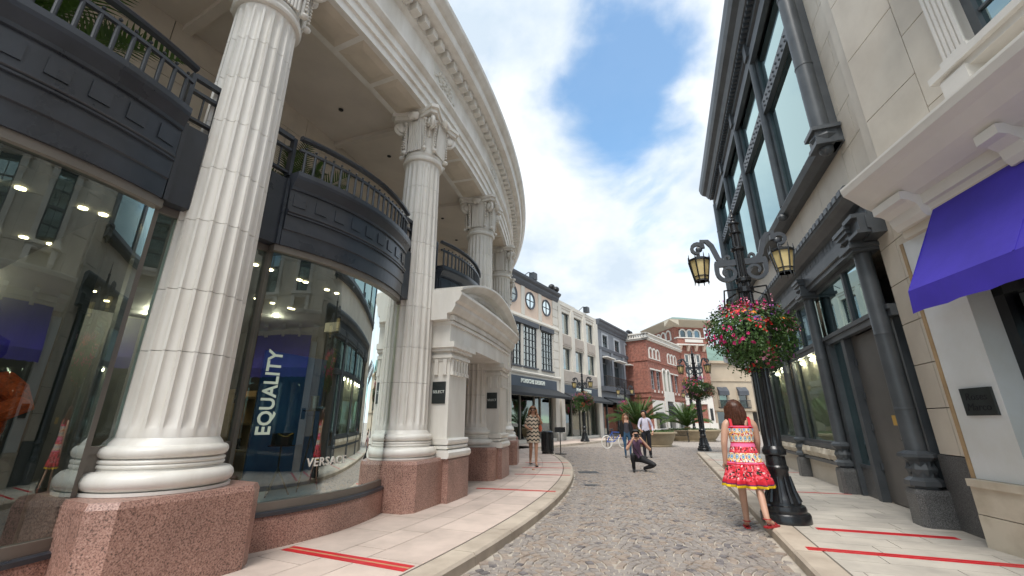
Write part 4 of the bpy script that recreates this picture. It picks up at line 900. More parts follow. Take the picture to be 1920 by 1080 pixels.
# ---- white building
WB = empty('white_building', TF(32, -15, 0), 'white three-storey shop building with square windows and taupe spandrel panels', 'building')
cols_ = [(28.75, 30.35), (31.05, 32.8), (33.55, 35.3)]
hs = [(a, b, 8.0, 9.75) for a, b in cols_] + [(a, b, 5.2, 6.9) for a, b in cols_] + [(28.9, 35.7, .3, 3.3)]
part(holes_wall(TF, 28.16, 36.2, 0, 10.55, WP, WP - .4, hs), 'wall', 'cream', WB); part(MB().box(28.16, 36.2, WP - .41, WP - 8, 0, 10.4, TF), 'rear_wall', 'dark_room', WB)
for i, (a, b) in enumerate(cols_):
    window(TF, a, b, 8.0, 9.75, WP, WB, 1, 1, gm='glass_pale', dep=.22); window(TF, a, b, 5.2, 6.9, WP, WB, 1, 1, gm='glass_pale', dep=.22)
    part(MB().box(a - .05, b + .05, WP - .1, WP + .08, 7.0, 7.9, TF), 'spandrel', 'taupe', WB); part(MB().box(a + .2, b - .2, WP + .08, WP + .11, 7.15, 7.75, TF), 'spandrel_panel', 'taupe', WB)
    for z in (10.0, 10.2): part(MB().box(a, b + .3, WP, WP + .03, z, z + .06, TF), 'parapet_line', 'taupe', WB)
for a, b in ((28.6, 32.1), (32.2, 35.6)): part(MB().box(a, b, WP - .05, WP + .10, 4.15, 5.1, TF), 'spandrel', 'taupe', WB); part(MB().box(a + .3, b - .3, WP + .10, WP + .13, 4.3, 4.95, TF), 'spandrel_panel', 'taupe', WB)
for a in (28.2, 30.45, 32.9, 35.4): part(MB().box(a, a + .55 if a != 35.4 else 36.15, WP, WP + .12, 5.1 if 29 < a < 35 else SW, 10.0, TF), 'pier', 'cream', WB)
sb = part(MB().box(28.75, 35.4, WP, WP + .09, 3.45, 4.05, TF), 'signboard', 'slate_sign', WB); sign_f(sb, 'PORSCHE DESIGN', 32.4, 3.76, .34, WP + .11)
awning_f(WB, 28.7, 35.9, 3.5, 2.95, 1.2)
f_ = MB()
for x in (28.9, 30.6, 32.2, 33.8, 35.6): f_.box(x, x + .12, WP - .38, WP - .25, SW, 3.3, TF)
so_ = part(f_, 'shop_frame', 'bronze', WB); part(MB().box(28.9, 35.7, WP - .33, WP - .32, .2, 3.3, TF), 'shop_pane', 'glass', so_); part(MB().box(28.9, 35.7, WP - 3, WP - 2.9, .1, 3.3, TF), 'shop_interior', 'shop_wall', WB)
part(MB().box(28.9, 35.7, WP - 1.3, WP - 1.25, 1.9, 2.05, TF), 'red_banner', plain('red_banner', (.5, .02, .03)), WB)
# ---- blue-grey building
GY = empty('grey_building', TF(41, -15, 0), 'blue-grey shop building with iron balcony and small attic windows', 'building')
att = [(37.5, 38.7), (40.8, 42.1), (44.1, 45.6)]; bd = [(36.9, 39.2), (40.2, 42.6), (43.6, 45.9)]
hs = [(a, b, 8.15, 9.3) for a, b in att] + [(a, b, 4.5, 7.3) for a, b in bd] + [(36.6, 46, .3, 3.3)]
part(holes_wall(TF, 36.21, 46.9, 0, 9.8, WP, WP - .5, hs), 'wall', 'grey_blue', GY); part(MB().box(36.21, 46.9, WP - .51, WP - 8, 0, 10.4, TF), 'rear_wall', 'dark_room', GY)
part(MB().sweep([(WP - .3, 9.75), (WP + .08, 9.75), (WP + .12, 9.95), (WP + .25, 10.15), (WP + .3, 10.35), (WP + .42, 10.45), (WP + .42, 10.6), (WP - .3, 10.6)], 36.2, 47.0, TF), 'cornice', 'grey_trim', GY)
part(MB().box(36.2, 46.95, WP, WP + .14, 7.75, 8.05, TF), 'string_course', 'grey_trim', GY); part(MB().box(36.2, 46.95, WP, WP + .5, 4.0, 4.42, TF), 'balcony_floor', 'grey_trim', GY)
for a, b in att:
    window(TF, a, b, 8.15, 9.3, WP, GY, 2, 2)
    sr = MB().box(a - .28, b + .28, WP, WP + .05, 9.3, 9.5, TF); sr.box(a - .28, a, WP, WP + .05, 8.06, 9.3, TF); sr.box(b, b + .28, WP, WP + .05, 8.06, 9.3, TF); part(sr, 'window_surround', 'pale_trim', GY)
for a, b in bd: window(TF, a + .1, b - .1, 4.45, 6.7, WP, GY, 2, 2, gm='glass_dark', dep=.4); part(MB().box(a, b, WP + .02, WP + .6, 7.05, 7.15, TF), 'small_awning', 'white_paint', GY)
for a in (36.3, 39.3, 42.7, 46.0): part(MB().box(a, a + .5, WP, WP + .16, 4.42, 7.75, TF), 'pilaster', 'grey_blue', GY)
bl = MB()
for z in (4.5, 5.35): bl.box(36.6, 46.4, WP + .42, WP + .46, z, z + .05, TF)
for i in range(60): bl.box(36.6 + i * .165, 36.63 + i * .165, WP + .43, WP + .45, 4.5, 5.35, TF)
tag(part(bl, 'balcony_railing', 'iron', GY), kind='stuff')
awning_f(GY, 36.9, 41.5, 3.5, 2.95, 1.2); awning_f(GY, 41.8, 46.4, 3.5, 2.95, 1.2)
sign_f(GY, 'McCORMICK', 41.6, 3.75, .42, WP + .06)
f_ = MB()
for x in (36.6, 38.4, 41.4, 43.5, 45.9): f_.box(x, x + .14, WP - .45, WP - .3, SW, 3.3, TF)
so_ = part(f_, 'shop_frame', 'front_iron', GY); part(MB().box(36.6, 46, WP - .4, WP - .39, .2, 3.3, TF), 'shop_pane', 'glass_dark', so_)
wb = MB().box(32.5, 40.5, WP - 10, WP - 4, 9, 13.2, TF).build('roof_block', MT['tower_white']); tag(wb, 'plain white rooftop block behind the white and grey shop buildings', 'rooftop block')
# roof floodlights
for s_, z_, lab in ((24.4, 10.95, 'square floodlight on arm above peach building cornice'), (33.8, 10.55, 'grey floodlight on parapet of white building')):
    e = empty('floodlight', TF(s_, WP - .3, z_), lab, 'floodlight'); q = MB(); q.tube([TF(s_ - 1.2, WP - .3, z_ - .1), TF(s_ - .5, WP, z_ + .55), TF(s_, WP + .1, z_ + .6)], .03, 6); part(q, 'arm', 'iron_grey', e)
    part(MB().box(s_ - .25, s_ + .25, WP - .1, WP + .3, z_ + .1, z_ + .6, TF), 'lamp_head', 'iron_grey', e)
for s_, z_, lab in ((27.2, 10.95, 'pair of round spotlights on peach building cornice'), (45.4, 10.6, 'pair of round spotlights on grey building cornice')):
    e = empty('floodlight', TF(s_, WP, z_), lab, 'floodlight')
    for d in (0, .75): q = MB().ell(TF(s_ + d, WP + .1, z_ + .32), (.26, .26, .24), 12, 8); q.tube([TF(s_ + d, WP, z_ - .05), TF(s_ + d, WP + .1, z_ + .3)], .04, 6); part(q, 'lamp_head', 'iron', e)
# ================================================================ BRICK BUILDING + TOWER
BK = empty('brick_building', TK(5, -3, 0), 'red brick building with white arched windows and balustraded white cornice', 'building')
TK2 = lambda s, p, z: TK(s, p, z)
def bricks(mb, name, par): o = mb.build(name, MT['brick'], par); box_uv(o); return o
rectw = [(.55, 1.75), (2.2, 3.4), (6.5, 7.6), (8.1, 9.3)]; arcw = [(3.95, 5.1), (5.25, 6.4)]
shops = [(.5, 3.3), (7.3, 10.0)]
hs = [(a, b, 4.6, 6.6) for a, b in rectw] + [(a, b, 4.6, 7.0) for a, b in arcw] + [(a, b, .3, 3.3) for a, b in shops] + [(4.3, 6.4, .1, 3.6)]
bricks(holes_wall(TK, 0, 11.2, 0, 9.75, 0, -.4, hs), 'wall', BK)
sd_ = MB().box(0, .4, -6, -.4, 0, 9.75, TK); bricks(sd_, 'side_wall', BK); part(MB().box(.4, 11.2, -.42, -6, 0, 9.9, TK), 'rear_wall', 'dark_room', BK)
cn = MB()
for S0, S1, P0, P1 in ((-.2, 11.4, -.3, .2), (-.2, .2, -6, .2)): cn.box(S0, S1, P0, P1, 9.7, 9.85, TK); cn.box(S0 - .12, S1, P0, P1 + .12, 9.85, 9.95, TK); cn.box(S0 - .12, S1, P0, P1 + .12, 10.32, 10.45, TK)
for i in range(44): cn.box(-.2 + i * .265, -.05 + i * .265, .0, .2, 9.95, 10.33, TK)
for i in range(20): cn.box(-.2, 0, -5.6 + i * .28, -5.45 + i * .28, 9.95, 10.33, TK)
part(cn, 'balustraded_cornice', 'tower_white', BK)
for z0, z1 in ((7.5, 7.75), (4.25, 4.55), (3.75, 3.95)):
    bb = MB().box(-.06, 11.25, 0, .09, z0, z1, TK); bb.box(-.09, 0, -6, .09, z0, z1, TK); bricks(bb, 'brick_band', BK)
def arch_win(T, s0, s1, z0, z1, p, par, gm='tower_white', glassm='glass_pale'):
    c = (s0 + s1) / 2; r = (s1 - s0) / 2; f = MB(); n = 12
    for i in range(n):
        t0, t1 = math.pi * i / n, math.pi * (i + 1) / n; zc = z1 - r
        P_ = lambda rr, t, pp: T(c + rr * math.cos(t), pp, zc + rr * math.sin(t))
        f.add([P_(r * .74, t0, p + .10), P_(r * 1.06, t0, p + .10), P_(r * 1.06, t1, p + .10), P_(r * .74, t1, p + .10), P_(r * .74, t0, p - .15), P_(r * .74, t1, p - .15), P_(r * 1.06, t0, p - .05), P_(r * 1.06, t1, p - .05)], [(0, 1, 2, 3), (0, 3, 5, 4), (1, 6, 7, 2)])
    for a, b in ((s0 - r * .06, s0 + r * .26), (s1 - r * .26, s1 + r * .06)): f.box(a, b, p - .15, p + .10, z0, z1 - r, T)
    f.box(s0 - r * .06, s1 + r * .06, p - .1, p + .12, z0 - .1, z0, T)
    o = f.build('arched_window', MT[gm], par); pts = [T(c + r * .8 * math.cos(math.pi * i / 12), p - .02, z1 - r + r * .8 * math.sin(math.pi * i / 12)) for i in range(13)] + [T(s0 + r * .2, p - .02, z0), T(s1 - r * .2, p - .02, z0)]
    MB().add(pts, [tuple(range(15))]).build('window_pane', MT[glassm], o); return o
for s0 in (.5, 6.2):
    for j in range(3): arch_win(TK, s0 + j * 1.05, s0 + 1.02 + j * 1.05, 7.85, 9.0, .0, BK)
for a, b in arcw: arch_win(TK, a, b, 4.55, 7.05, 0, BK)
for a, b in rectw: window(TK, a, b, 4.6, 6.6, 0, BK, 2, 4, fm='pale_trim', dep=.25); part(MB().box(a - .1, b + .1, -.05, .08, 6.6, 6.75, TK), 'lintel', 'tower_white', BK)
for k in range(9):
    if k not in (4,): part(MB().box(.9 + k * 1.1, 1.2 + k * 1.1, .085, .11, 4.28, 4.52, TK), 'tile', 'tower_white', BK)
part(holes_wall(TK, 3.75, 6.85, 0, 4.55, .16, -.3, [(4.4, 6.3, .1, 3.5)]), 'door_surround', 'tower_white', BK); part(MB().box(4.4, 6.3, -.35, -.3, .1, 3.5, TK), 'door_pane', 'glass_dark', BK)
for a, b in shops:
    part(holes_wall(TK, a - .25, b + .25, 0, 3.5, .1, -.3, [(a + .15, b - .15, .7, 2.3)]), 'shop_surround', 'tower_white', BK); part(MB().box(a, b, -.25, -.2, .5, 3.2, TK), 'shop_pane', 'glass_dark', BK)
    part(MB().sweep([(.05, 2.3), (.75, 1.75), (.75, 1.6), (.05, 1.6)], a + .2, b - .2, TK), 'awning', 'awning_black', BK)
part(MB().sweep([(.1, 3.3), (1.1, 1.9), (1.1, 1.7), (.1, 1.7)], 4.5, 6.2, TK), 'awning', 'awning_black', BK)
part(MB().box(-.15, 11.3, -.2, .14, 0, .7, TK), 'stone_plinth', 'tower_white', BK)
part(MB().box(4, 9, -4, -1.0, 9.9, 11.0, TK), 'roof_structure', 'tower_white', BK)
# tower
MT['stucco_t'] = mat('cream_eaves', (.52, .47, .38), .8, .06, .8)
TT = frame(80.0); x0, y0 = 20.75, 52.6
ts0 = x0 * math.sin(R(80)) + y0 * math.cos(R(80)); tp0 = x0 * math.cos(R(80)) - y0 * math.sin(R(80))
TT = frame(80.0, ts0, tp0)      # s along the front (to the right), +p towards the camera
TW = empty('brick_tower', TT(2, -2, 0), 'square red brick tower with triple arches and green hipped roof', 'tower')
ap = [.65 + i * 1.0 for i in range(3)]
bricks(holes_wall(TT, 0, 4.2, 0, 13.1, 0, -.4, [(a, a + .95, 11.6, 12.75) for a in ap] + [(1.0, 3.3, 5.2, 9.6)]), 'front_wall', TW)
lt = MB().box(0, .4, -5.3, -.4, 0, 13.1, TT); lt.box(3.8, 4.2, -5.3, -.4, 0, 13.1, TT); lt.box(0, 4.2, -5.3, -4.9, 0, 13.1, TT); bricks(lt, 'side_wall', TW)
for a in ap: arch_win(TT, a - .02, a + .97, 11.6, 12.75, 0, TW, glassm='glass_dark')
TSd = lambda s, p, z: TT(p, -s, z)
for j in range(3): arch_win(lambda s, p, z: TT(-p, -s, z), .8 + j * 1.25, 2.0 + j * 1.25, 11.5, 12.8, 0, TW)
part(MB().add([TT(-1.3, 1.3, 13.75), TT(5.5, 1.3, 13.75), TT(5.5, -6.6, 13.75), TT(-1.3, -6.6, 13.75), TT(1.6, -2.6, 15.0), TT(2.6, -2.6, 15.0)], [(0, 1, 5, 4), (1, 2, 5), (2, 3, 4, 5), (3, 0, 4)]), 'roof', 'copper', TW)
part(MB().sweep([(0, 13.0), (0.05, 13.0), (1.28, 13.66), (1.3, 13.745), (0, 13.745)], -1.28, 5.48, TT), 'eaves', 'stucco_t', TW)
part(MB().sweep([(0, 13.0), (0.05, 13.0), (1.28, 13.66), (1.3, 13.745), (0, 13.745)], -1.28, 6.6, lambda s, p, z: TT(-p, -s, z)), 'eaves', 'stucco_t', TW)
part(MB().box(-.02, 4.22, -5.3, 0, 13.0, 13.7, TT), 'eaves_core', 'stucco_t', TW)
tb = MB().box(.0, 4.3, 0, .55, 10.75, 11.5, TT); bricks(tb, 'balcony', TW); part(MB().box(-.1, 4.4, -.05, .65, 11.45, 11.58, TT), 'coping', 'tower_white', TW); part(MB().box(1.0, 3.5, .55, .6, 10.95, 11.35, TT), 'stone_panel', 'tower_white', TW); part(MB().box(-.1, 4.4, -.05, .6, 10.6, 10.75, TT), 'coping', 'tower_white', TW)
for i in range(4): part(MB().sweep([(0, 9.9), (.12, 9.9), (.5, 10.5), (.5, 10.6), (0, 10.6)], .3 + i * 1.1, .62 + i * 1.1, TT), 'corbel', 'peach', TW)
for i in range(3): window(TT, 1.0 + i * .78, 1.7 + i * .78, 5.2, 9.6, 0, TW, 1, 4, fm='tower_white', gm='glass_dark', dep=.15, fw=.16); 
part(holes_wall(TT, .3, 4.0, 0, 4.4, .2, -.3, [(1.1, 3.2, .1, 3.4)]), 'door_surround', 'tower_white', TW); part(MB().box(1.1, 3.2, -.3, -.25, .1, 3.4, TT), 'door_pane', 'glass_dark', TW)
part(MB().box(-.05, 4.3, -.2, .12, 0, 1.2, TT), 'stone_plinth', 'tower_white', TW)
part(MB().box(3.4, 3.75, .2, .26, 1.5, 2.9, TT), 'sign_panel', 'iron', TW)
# cream building at the end of the street
TC = frame(84.0); cs = 25.2 * math.sin(R(84)) + 57.5 * math.cos(R(84)); cpp = 25.2 * math.cos(R(84)) - 57.5 * math.sin(R(84)); TC = frame(84.0, cs, cpp)
CB = empty('cream_building', TC(8, -2, 0), 'cream stucco building with tall arched windows closing the street', 'building')
MT['stucco'] = mat('beige_stucco', (.50, .42, .32), .8, .08, .6)
aw_ = [2.4, 5.2, 8.0, 10.8, 13.6]
part(holes_wall(TC, -1, 22, 0, 9.2, 0, -.5, [(a, a + 1.5, 3.2, 5.0) for a in aw_] + [(2.0, 5.6, .1, 2.6), (7, 10.5, .1, 2.6)]), 'wall', 'stucco', CB); part(MB().box(-1, 22, -.55, -6, 0, 9, TC), 'rear_wall', 'dark_room', CB)
for a in aw_:
    arch_win(TC, a, a + 1.5, 3.2, 5.75, 0, CB, 'stucco', 'glass_dark'); part(MB().sweep([(0.02, 5.85), (.5, 5.3), (.5, 4.75), (.02, 4.75)], a + .05, a + 1.45, TC), 'awning', 'grey_trim', CB)
    br = MB().box(a - .1, a + 1.6, .3, .34, 4.05, 4.12, TC); br.box(a - .1, a + 1.6, 0, .36, 3.1, 3.2, TC)
    for i in range(11): br.box(a - .1 + i * .165, a - .06 + i * .165, .3, .34, 3.2, 4.05, TC)
    part(br, 'balcony_railing', 'iron_grey', CB)
part(MB().box(-1, 22, 0, .25, 2.75, 3.05, TC), 'string_course', 'stucco', CB); part(MB().box(-1, 22, -.2, .35, 9.0, 9.35, TC), 'cornice', 'stucco', CB); part(MB().box(-1, 22, 0, .12, 6.6, 6.75, TC), 'string_course', 'stucco', CB)
part(MB().box(2.0, 5.6, -.3, -.28, .1, 2.6, TC), 'shop_pane', 'glass_dark', CB); part(MB().box(3.6, 4.4, -.29, -.2, .1, 2.4, TC), 'door_leaf', 'tan', CB)
gr = MB().add([TC(1, -1.5, 9.3), TC(22, -1.5, 9.3), TC(22, -6, 12.4), TC(1, -6, 12.4), TC(1, -6, 9.3), TC(22, -6, 9.3)], [(0, 1, 2, 3), (0, 3, 4), (1, 5, 2), (4, 3, 2, 5)]); part(gr, 'roof', 'copper', CB)
# glass-roofed canopy with a louvred side at the end of the iron front
CN = empty('louvred_canopy', TR(21.5, 4.9, 0), 'grey louvred canopy projecting beyond the iron shop front', 'canopy')
for s_ in (20.0, 22.6): part(MB().add([TR(s_, 4.9, 3.3), TR(s_, 4.9, 3.75), TR(s_, 2.9, 4.5), TR(s_, 2.9, 4.15), TR(s_ + .15, 4.9, 3.3), TR(s_ + .15, 4.9, 3.75), TR(s_ + .15, 2.9, 4.5), TR(s_ + .15, 2.9, 4.15)], [(0, 1, 2, 3), (4, 5, 6, 7), (0, 4, 5, 1), (1, 5, 6, 2), (2, 6, 7, 3), (3, 7, 4, 0)]), 'beam', 'pale_trim', CN)
for i in range(9): part(MB().box(20.1, 22.6, 3.0 + i * .2, 3.05 + i * .2, 4.4 - i * .079, 4.46 - i * .079, TR), 'louvre', 'pale_trim', CN)
for s_ in (20.0, 22.6): part(MB().box(s_, s_ + .15, 4.85, 5.0, SW, 3.6, TR), 'post', 'grey_trim', CN)
# ================================================================ LAMP POSTS
MT['amber'] = mat('amber_lantern_glass', (0.62, 0.50, 0.24), 0.35, 0.10, 6, col2=(0.50, 0.38, 0.16))
def flut(nf, d): return lambda r, z, a: r - d * (0.5 - 0.5 * math.cos(a * nf)) if 0.95 < z < 4.25 else r
def lamp_meshes():
    M_ = {}
    b = MB().lathe([(.0, 0), (.30, 0), (.30, .09), (.285, .115), (.26, .125), (.265, .16), (.25, .20), (.215, .215), (.21, .25), (.195, .29), (.16, .36), (.135, .50), (.128, .62), (.14, .64), (.14, .68), (.125, .70), (.122, .82), (.145, .84), (.15, .89), (.135, .92), (.12, .95)], 40)
    for k in range(10):
        a = k * math.pi / 5; b.tube([(.205 * math.cos(a), .205 * math.sin(a), .24), (.165 * math.cos(a), .165 * math.sin(a), .38), (.138 * math.cos(a), .138 * math.sin(a), .56)], [.03, .022, .012], 6)
    M_['base'] = b.mesh('base', True, 35)
    p = MB().lathe([(.118, .94), (.118, .97), (.122, 1.1), (.112, 2.2), (.100, 3.3), (.090, 3.42)], 64, rf=flut(14, .016))
    p.lathe([(.09, 3.38), (.112, 3.40), (.112, 3.45), (.09, 3.47)], 24); p.lathe([(.080, 3.46), (.076, 3.95)], 48, rf=flut(10, .012)); p.lathe([(.076, 3.93), (.10, 3.95), (.10, 3.985), (.078, 4.0)], 24)
    p.lathe([(.068, 4.0), (.064, 4.24)], 40, rf=flut(10, .010)); p.lathe([(.064, 4.23), (.088, 4.245), (.088, 4.265), (.066, 4.28), (.062, 4.40), (.085, 4.41), (.085, 4.43), (.04, 4.44), (.028, 4.47), (.038, 4.50), (.02, 4.53), (.03, 4.55), (.014, 4.58), (.018, 4.64), (.0, 4.78)], 20)
    M_['pole'] = p.mesh('pole', True, 35)
    a = MB(); sp = []
    # S-scroll arm in the x-z plane: outer crook holding the lantern, then down to the pole, plus inner curl
    crook = [(.60 + .085 * math.cos(t), 4.06 + .085 * math.sin(t)) for t in [math.pi * (-.6 + i * .16) for i in range(11)]]
    main = [(.52, 4.19), (.44, 4.165), (.38, 4.08), (.345, 3.96), (.31, 3.84), (.25, 3.77), (.17, 3.75), (.08, 3.76)]
    a.ribbon([(x, 0, z) for x, z in crook + main], [.042 + .026 * min(1, i / 8) for i in range(11)] + [.07, .074, .074, .074, .074, .07, .066, .066], .06, (0, 1, 0))
    cur = [(.20 + (.155 - .10 * i / 22) * math.cos(t), 3.56 + (.155 - .10 * i / 22) * math.sin(t)) for i, t in enumerate([math.pi * (.95 - i * .125) * -1 + math.pi for i in range(23)])]
    a.ribbon([(.345, 0, 3.76), (.352, 0, 3.66)] + [(x, 0, z) for x, z in [(.20 + (.152 - .105 * i / 24) * math.cos(t), 3.58 + (.152 - .105 * i / 24) * math.sin(t)) for i, t in enumerate([-i * .30 for i in range(25)])]], [.07] * 2 + [.062 - .03 * i / 24 for i in range(25)], .06, (0, 1, 0))
    a.ribbon([(x, 0, z) for x, z in [(.17 + (.055 - .035 * i / 14) * math.cos(t), 3.83 + (.055 - .035 * i / 14) * math.sin(t)) for i, t in enumerate([-1.6 + i * .42 for i in range(15)])]], .032, .06, (0, 1, 0))
    a.box(.06, .37, -.032, .032, 3.69, 3.79); a.ell((.575, 0, 4.045), (.055, .034, .055), 12, 8)
    a.tube([(.60, 0, 4.0), (.60, 0, 3.93), (.60, 0, 3.90)], [.022, .03, .018], 8)
    M_['arm'] = a.mesh('arm')
    l = MB()
    rt, rb, zt, zb = .165, .105, 3.84, 3.48
    for k in range(8):
        t = k * math.pi / 4 + math.pi / 8; c, s = math.cos(t), math.sin(t)
        l.tube([(.60 + c * (rt + .005), s * (rt + .005), zt + .10), (.60 + c * (rt + .005), s * (rt + .005), zt), (.60 + c * rb, s * rb, zb), (.60 + c * (rb + .012), s * (rb + .012), zb - .05)], [.004, .012, .011, .005], 5)
    def ring(r, z, h, w):
        l.lathe([(r - w, z), (r + w, z), (r + w, z + h), (r - w, z + h), (r - w, z)], 8, (.60, 0, 0), a0=math.pi / 8, a1=2 * math.pi + math.pi / 8)
    ring(rt, zt - .015, .035, .012); ring(rb, zb, .022, .008); ring(rb + .013, zb + .07, .014, .006)
    l.lathe([(.17, zt + .01), (.12, zt + .045), (.05, zt + .065), (.02, zt + .10), (.0, zt + .12)], 8, (.60, 0, 0), a0=math.pi / 8, a1=2 * math.pi + math.pi / 8)
    M_['lantern'] = l.mesh('lantern')
    g = MB().lathe([(rb - .006, zb + .005), (rt - .008, zt)], 8, (.60, 0, 0), a0=math.pi / 8, a1=2 * math.pi + math.pi / 8); M_['pane'] = g.mesh('lantern_glass')
    h = MB(); 
    for k in range(4): t = k * math.pi / 2 + .6; h.tube([(.08 * math.cos(t), .08 * math.sin(t), 3.28), (.40 * math.cos(t), .40 * math.sin(t), 3.22), (.44 * math.cos(t), .44 * math.sin(t), 2.95)], .013, 6)
    h.lathe([(.09, 3.22), (.13, 3.22), (.13, 3.30), (.09, 3.30)], 16); M_['hanger'] = h.mesh('basket_hanger')
    for k_, m_ in M_.items(): m_.materials.append(MT['amber'] if k_ == 'pane' else MT['iron_grey'] if k_ == 'arm' else MT['iron'])
    return M_
LM = lamp_meshes()
def lamp(loc, rz, label, sc=1.0):
    e = empty('street_lamp', loc, label, 'street lamp', 'black street lamps with flower baskets', rz); e.scale = (sc, sc, sc)
    for n in ('base', 'pole'): link(n, LM[n], None, e, False)
    link('basket_hanger', LM['hanger'], None, e, False)
    for k in range(2):
        a = link('arm', LM['arm'], None, e, False); a.rotation_euler = (0, 0, math.pi * k)
        l = link('lantern', LM['lantern'], None, e, False); l.rotation_euler = (0, 0, math.pi * k); link('lantern_glass', LM['pane'], None, l, False)
    return e
# ---- hanging flower baskets
FC = {'magenta': (.62, .012, .16), 'red': (.62, .012, .012), 'pink': (.78, .30, .42), 'yellow': (.80, .58, .02), 'orange': (.80, .25, .02), 'purple': (.10, .03, .20), 'white': (.75, .70, .68), 'violet': (.50, .06, .42)}
FM = {k: mat('petal_' + k, v, .55, .18, 20) for k, v in FC.items()}
rf_ = random.Random(21)
def leaf_quad(mb, c, n, ln, w, roll):
    n = n.normalized(); t = n.orthogonal().normalized(); t = Quaternion(n, roll) @ t; b = n.cross(t); c = Vector(c)
    mb.add([c - t * ln * .5, c + b * w * .5 + n * w * .15, c + t * ln * .5 - n * ln * .18, c - b * w * .5 + n * w * .15], [(0, 1, 2), (0, 2, 3)])
def petal_flower(mb, c, n, r, k=5):
    n = n.normalized(); t = n.orthogonal().normalized(); b = n.cross(t); c = Vector(c); ph = rf_.uniform(0, 6)
    vs = [c + n * .004]; 
    for i in range(k * 2):
        a = ph + math.pi * i / k; rr = r if i % 2 == 0 else r * .62; vs.append(c + (t * math.cos(a) + b * math.sin(a)) * rr + n * (r * .35 if i % 2 == 0 else r * .2))
    mb.add(vs, [(0, 1 + i, 1 + (i + 1) % (2 * k)) for i in range(2 * k)])
def basket_meshes(variant):
    lf = MB(); fl = {k: MB() for k in FC}; rr = random.Random(variant)
    lumps = [(Vector((rr.gauss(0, 1), rr.gauss(0, 1), rr.gauss(0, .7))).normalized(), rr.uniform(.62, 1.28)) for _ in range(34)]
    def surf(d):
        k = 1.0
        for l, s in lumps: k += (s - 1) * max(0, d.dot(l)) ** 6
        zz = d.z; base = Vector((.74, .74, .56 if zz > 0 else .64)); return Vector((d.x * base.x, d.y * base.y, d.z * base.z)) * k
    for i in range(7500):
        d = Vector((rr.gauss(0, 1), rr.gauss(0, 1), rr.gauss(0, 1))).normalized(); q = rr.uniform(.62, 1.04) if rr.random() < .75 else rr.uniform(.95, 1.12)
        p = surf(d) * q; n = (d + Vector((rr.uniform(-.8, .8), rr.uniform(-.8, .8), rr.uniform(-.2, .9)))).normalized()
        leaf_quad(lf, p, n, rr.uniform(.035, .085), rr.uniform(.025, .055), rr.uniform(0, 6.28))
    for i in range(240):     # trailing sprigs that break up the outline
        d = Vector((rr.gauss(0, 1), rr.gauss(0, 1), rr.uniform(-1, .7))).normalized(); p = surf(d); o = d + Vector((0, 0, -.5 if d.z < .2 else .5))
        for k in range(5): leaf_quad(lf, p + o * .028 * k + Vector((rr.uniform(-.015, .015),) * 3), Vector((rr.uniform(-1, 1), rr.uniform(-1, 1), rr.uniform(0, 1))), .04, .025, rr.uniform(0, 6))
    for i in range(64):      # flowers grow in drifts of one kind each
        d0 = Vector((rr.gauss(0, 1), rr.gauss(0, 1), rr.gauss(-.05, .8))).normalized(); sec = (math.atan2(d0.y, d0.x) + variant * 1.3) % (2 * math.pi)
        if d0.z > .5: c = rr.choice(['red', 'magenta', 'orange', 'purple', 'violet'])
        elif sec < 1.5: c = rr.choice(['pink', 'pink', 'violet', 'magenta', 'red'])
        elif sec < 2.9: c = rr.choice(['yellow', 'white', 'purple']) if d0.z > -.2 else rr.choice(['red', 'magenta', 'white'])
        elif sec < 5.0: c = rr.choice(['magenta', 'magenta', 'magenta', 'red', 'pink'])
        else: c = rr.choice(['red', 'magenta', 'pink', 'red'])
        if 1.5 < sec < 2.9 and rr.random() < .5: continue
        big = rr.uniform(.022, .040)
        for k in range(rr.randrange(4, 15)):
            d = (d0 + Vector((rr.gauss(0, .14), rr.gauss(0, .14), rr.gauss(0, .12)))).normalized(); petal_flower(fl[c], surf(d) * rr.uniform(1.0, 1.10), d + Vector((rr.uniform(-.4, .4), rr.uniform(-.4, .4), rr.uniform(-.2, .5))), big * rr.uniform(.8, 1.15), 5)
    for i in range(70):      # upright flower spikes on top
        x, y = rr.gauss(0, .28), rr.gauss(0, .28); h = rr.uniform(.08, .24)
        for k in range(7): petal_flower(fl[('magenta', 'violet', 'red', 'pink')[i % 4]], (x + rr.uniform(-.02, .02), y + rr.uniform(-.02, .02), .44 + h * k / 7), Vector((rr.uniform(-1, 1), rr.uniform(-1, 1), .4)), .02, 4)
    out = [('foliage', lf.mesh('foliage'), MT['leaf'])] + [(k + '_flowers', m.mesh(k + '_flowers'), FM[k]) for k, m in fl.items() if m.v]
    bs = MB().lathe([(.10, -.22), (.20, -.20), (.28, -.10), (.30, .04), (.28, .06), (.12, .08)], 20); out.append(('basket', bs.mesh('basket'), MT['dark_room']))
    for n, m, ma in out: m.materials.append(ma)
    return [(n, m) for n, m, ma in out]
BV = [basket_meshes(1), basket_meshes(4)]
def basket(loc, rz, sc, v, label):
    e = empty('flower_basket', loc, label, 'flower basket', 'flower baskets on street lamps', rz); e.scale = (sc,) * 3
    for n, m in BV[v]:
        o = link(n, m, None, e, False)
        if n != 'basket': tag(o, kind='stuff')
    return e
PAZ = R(-19.5)
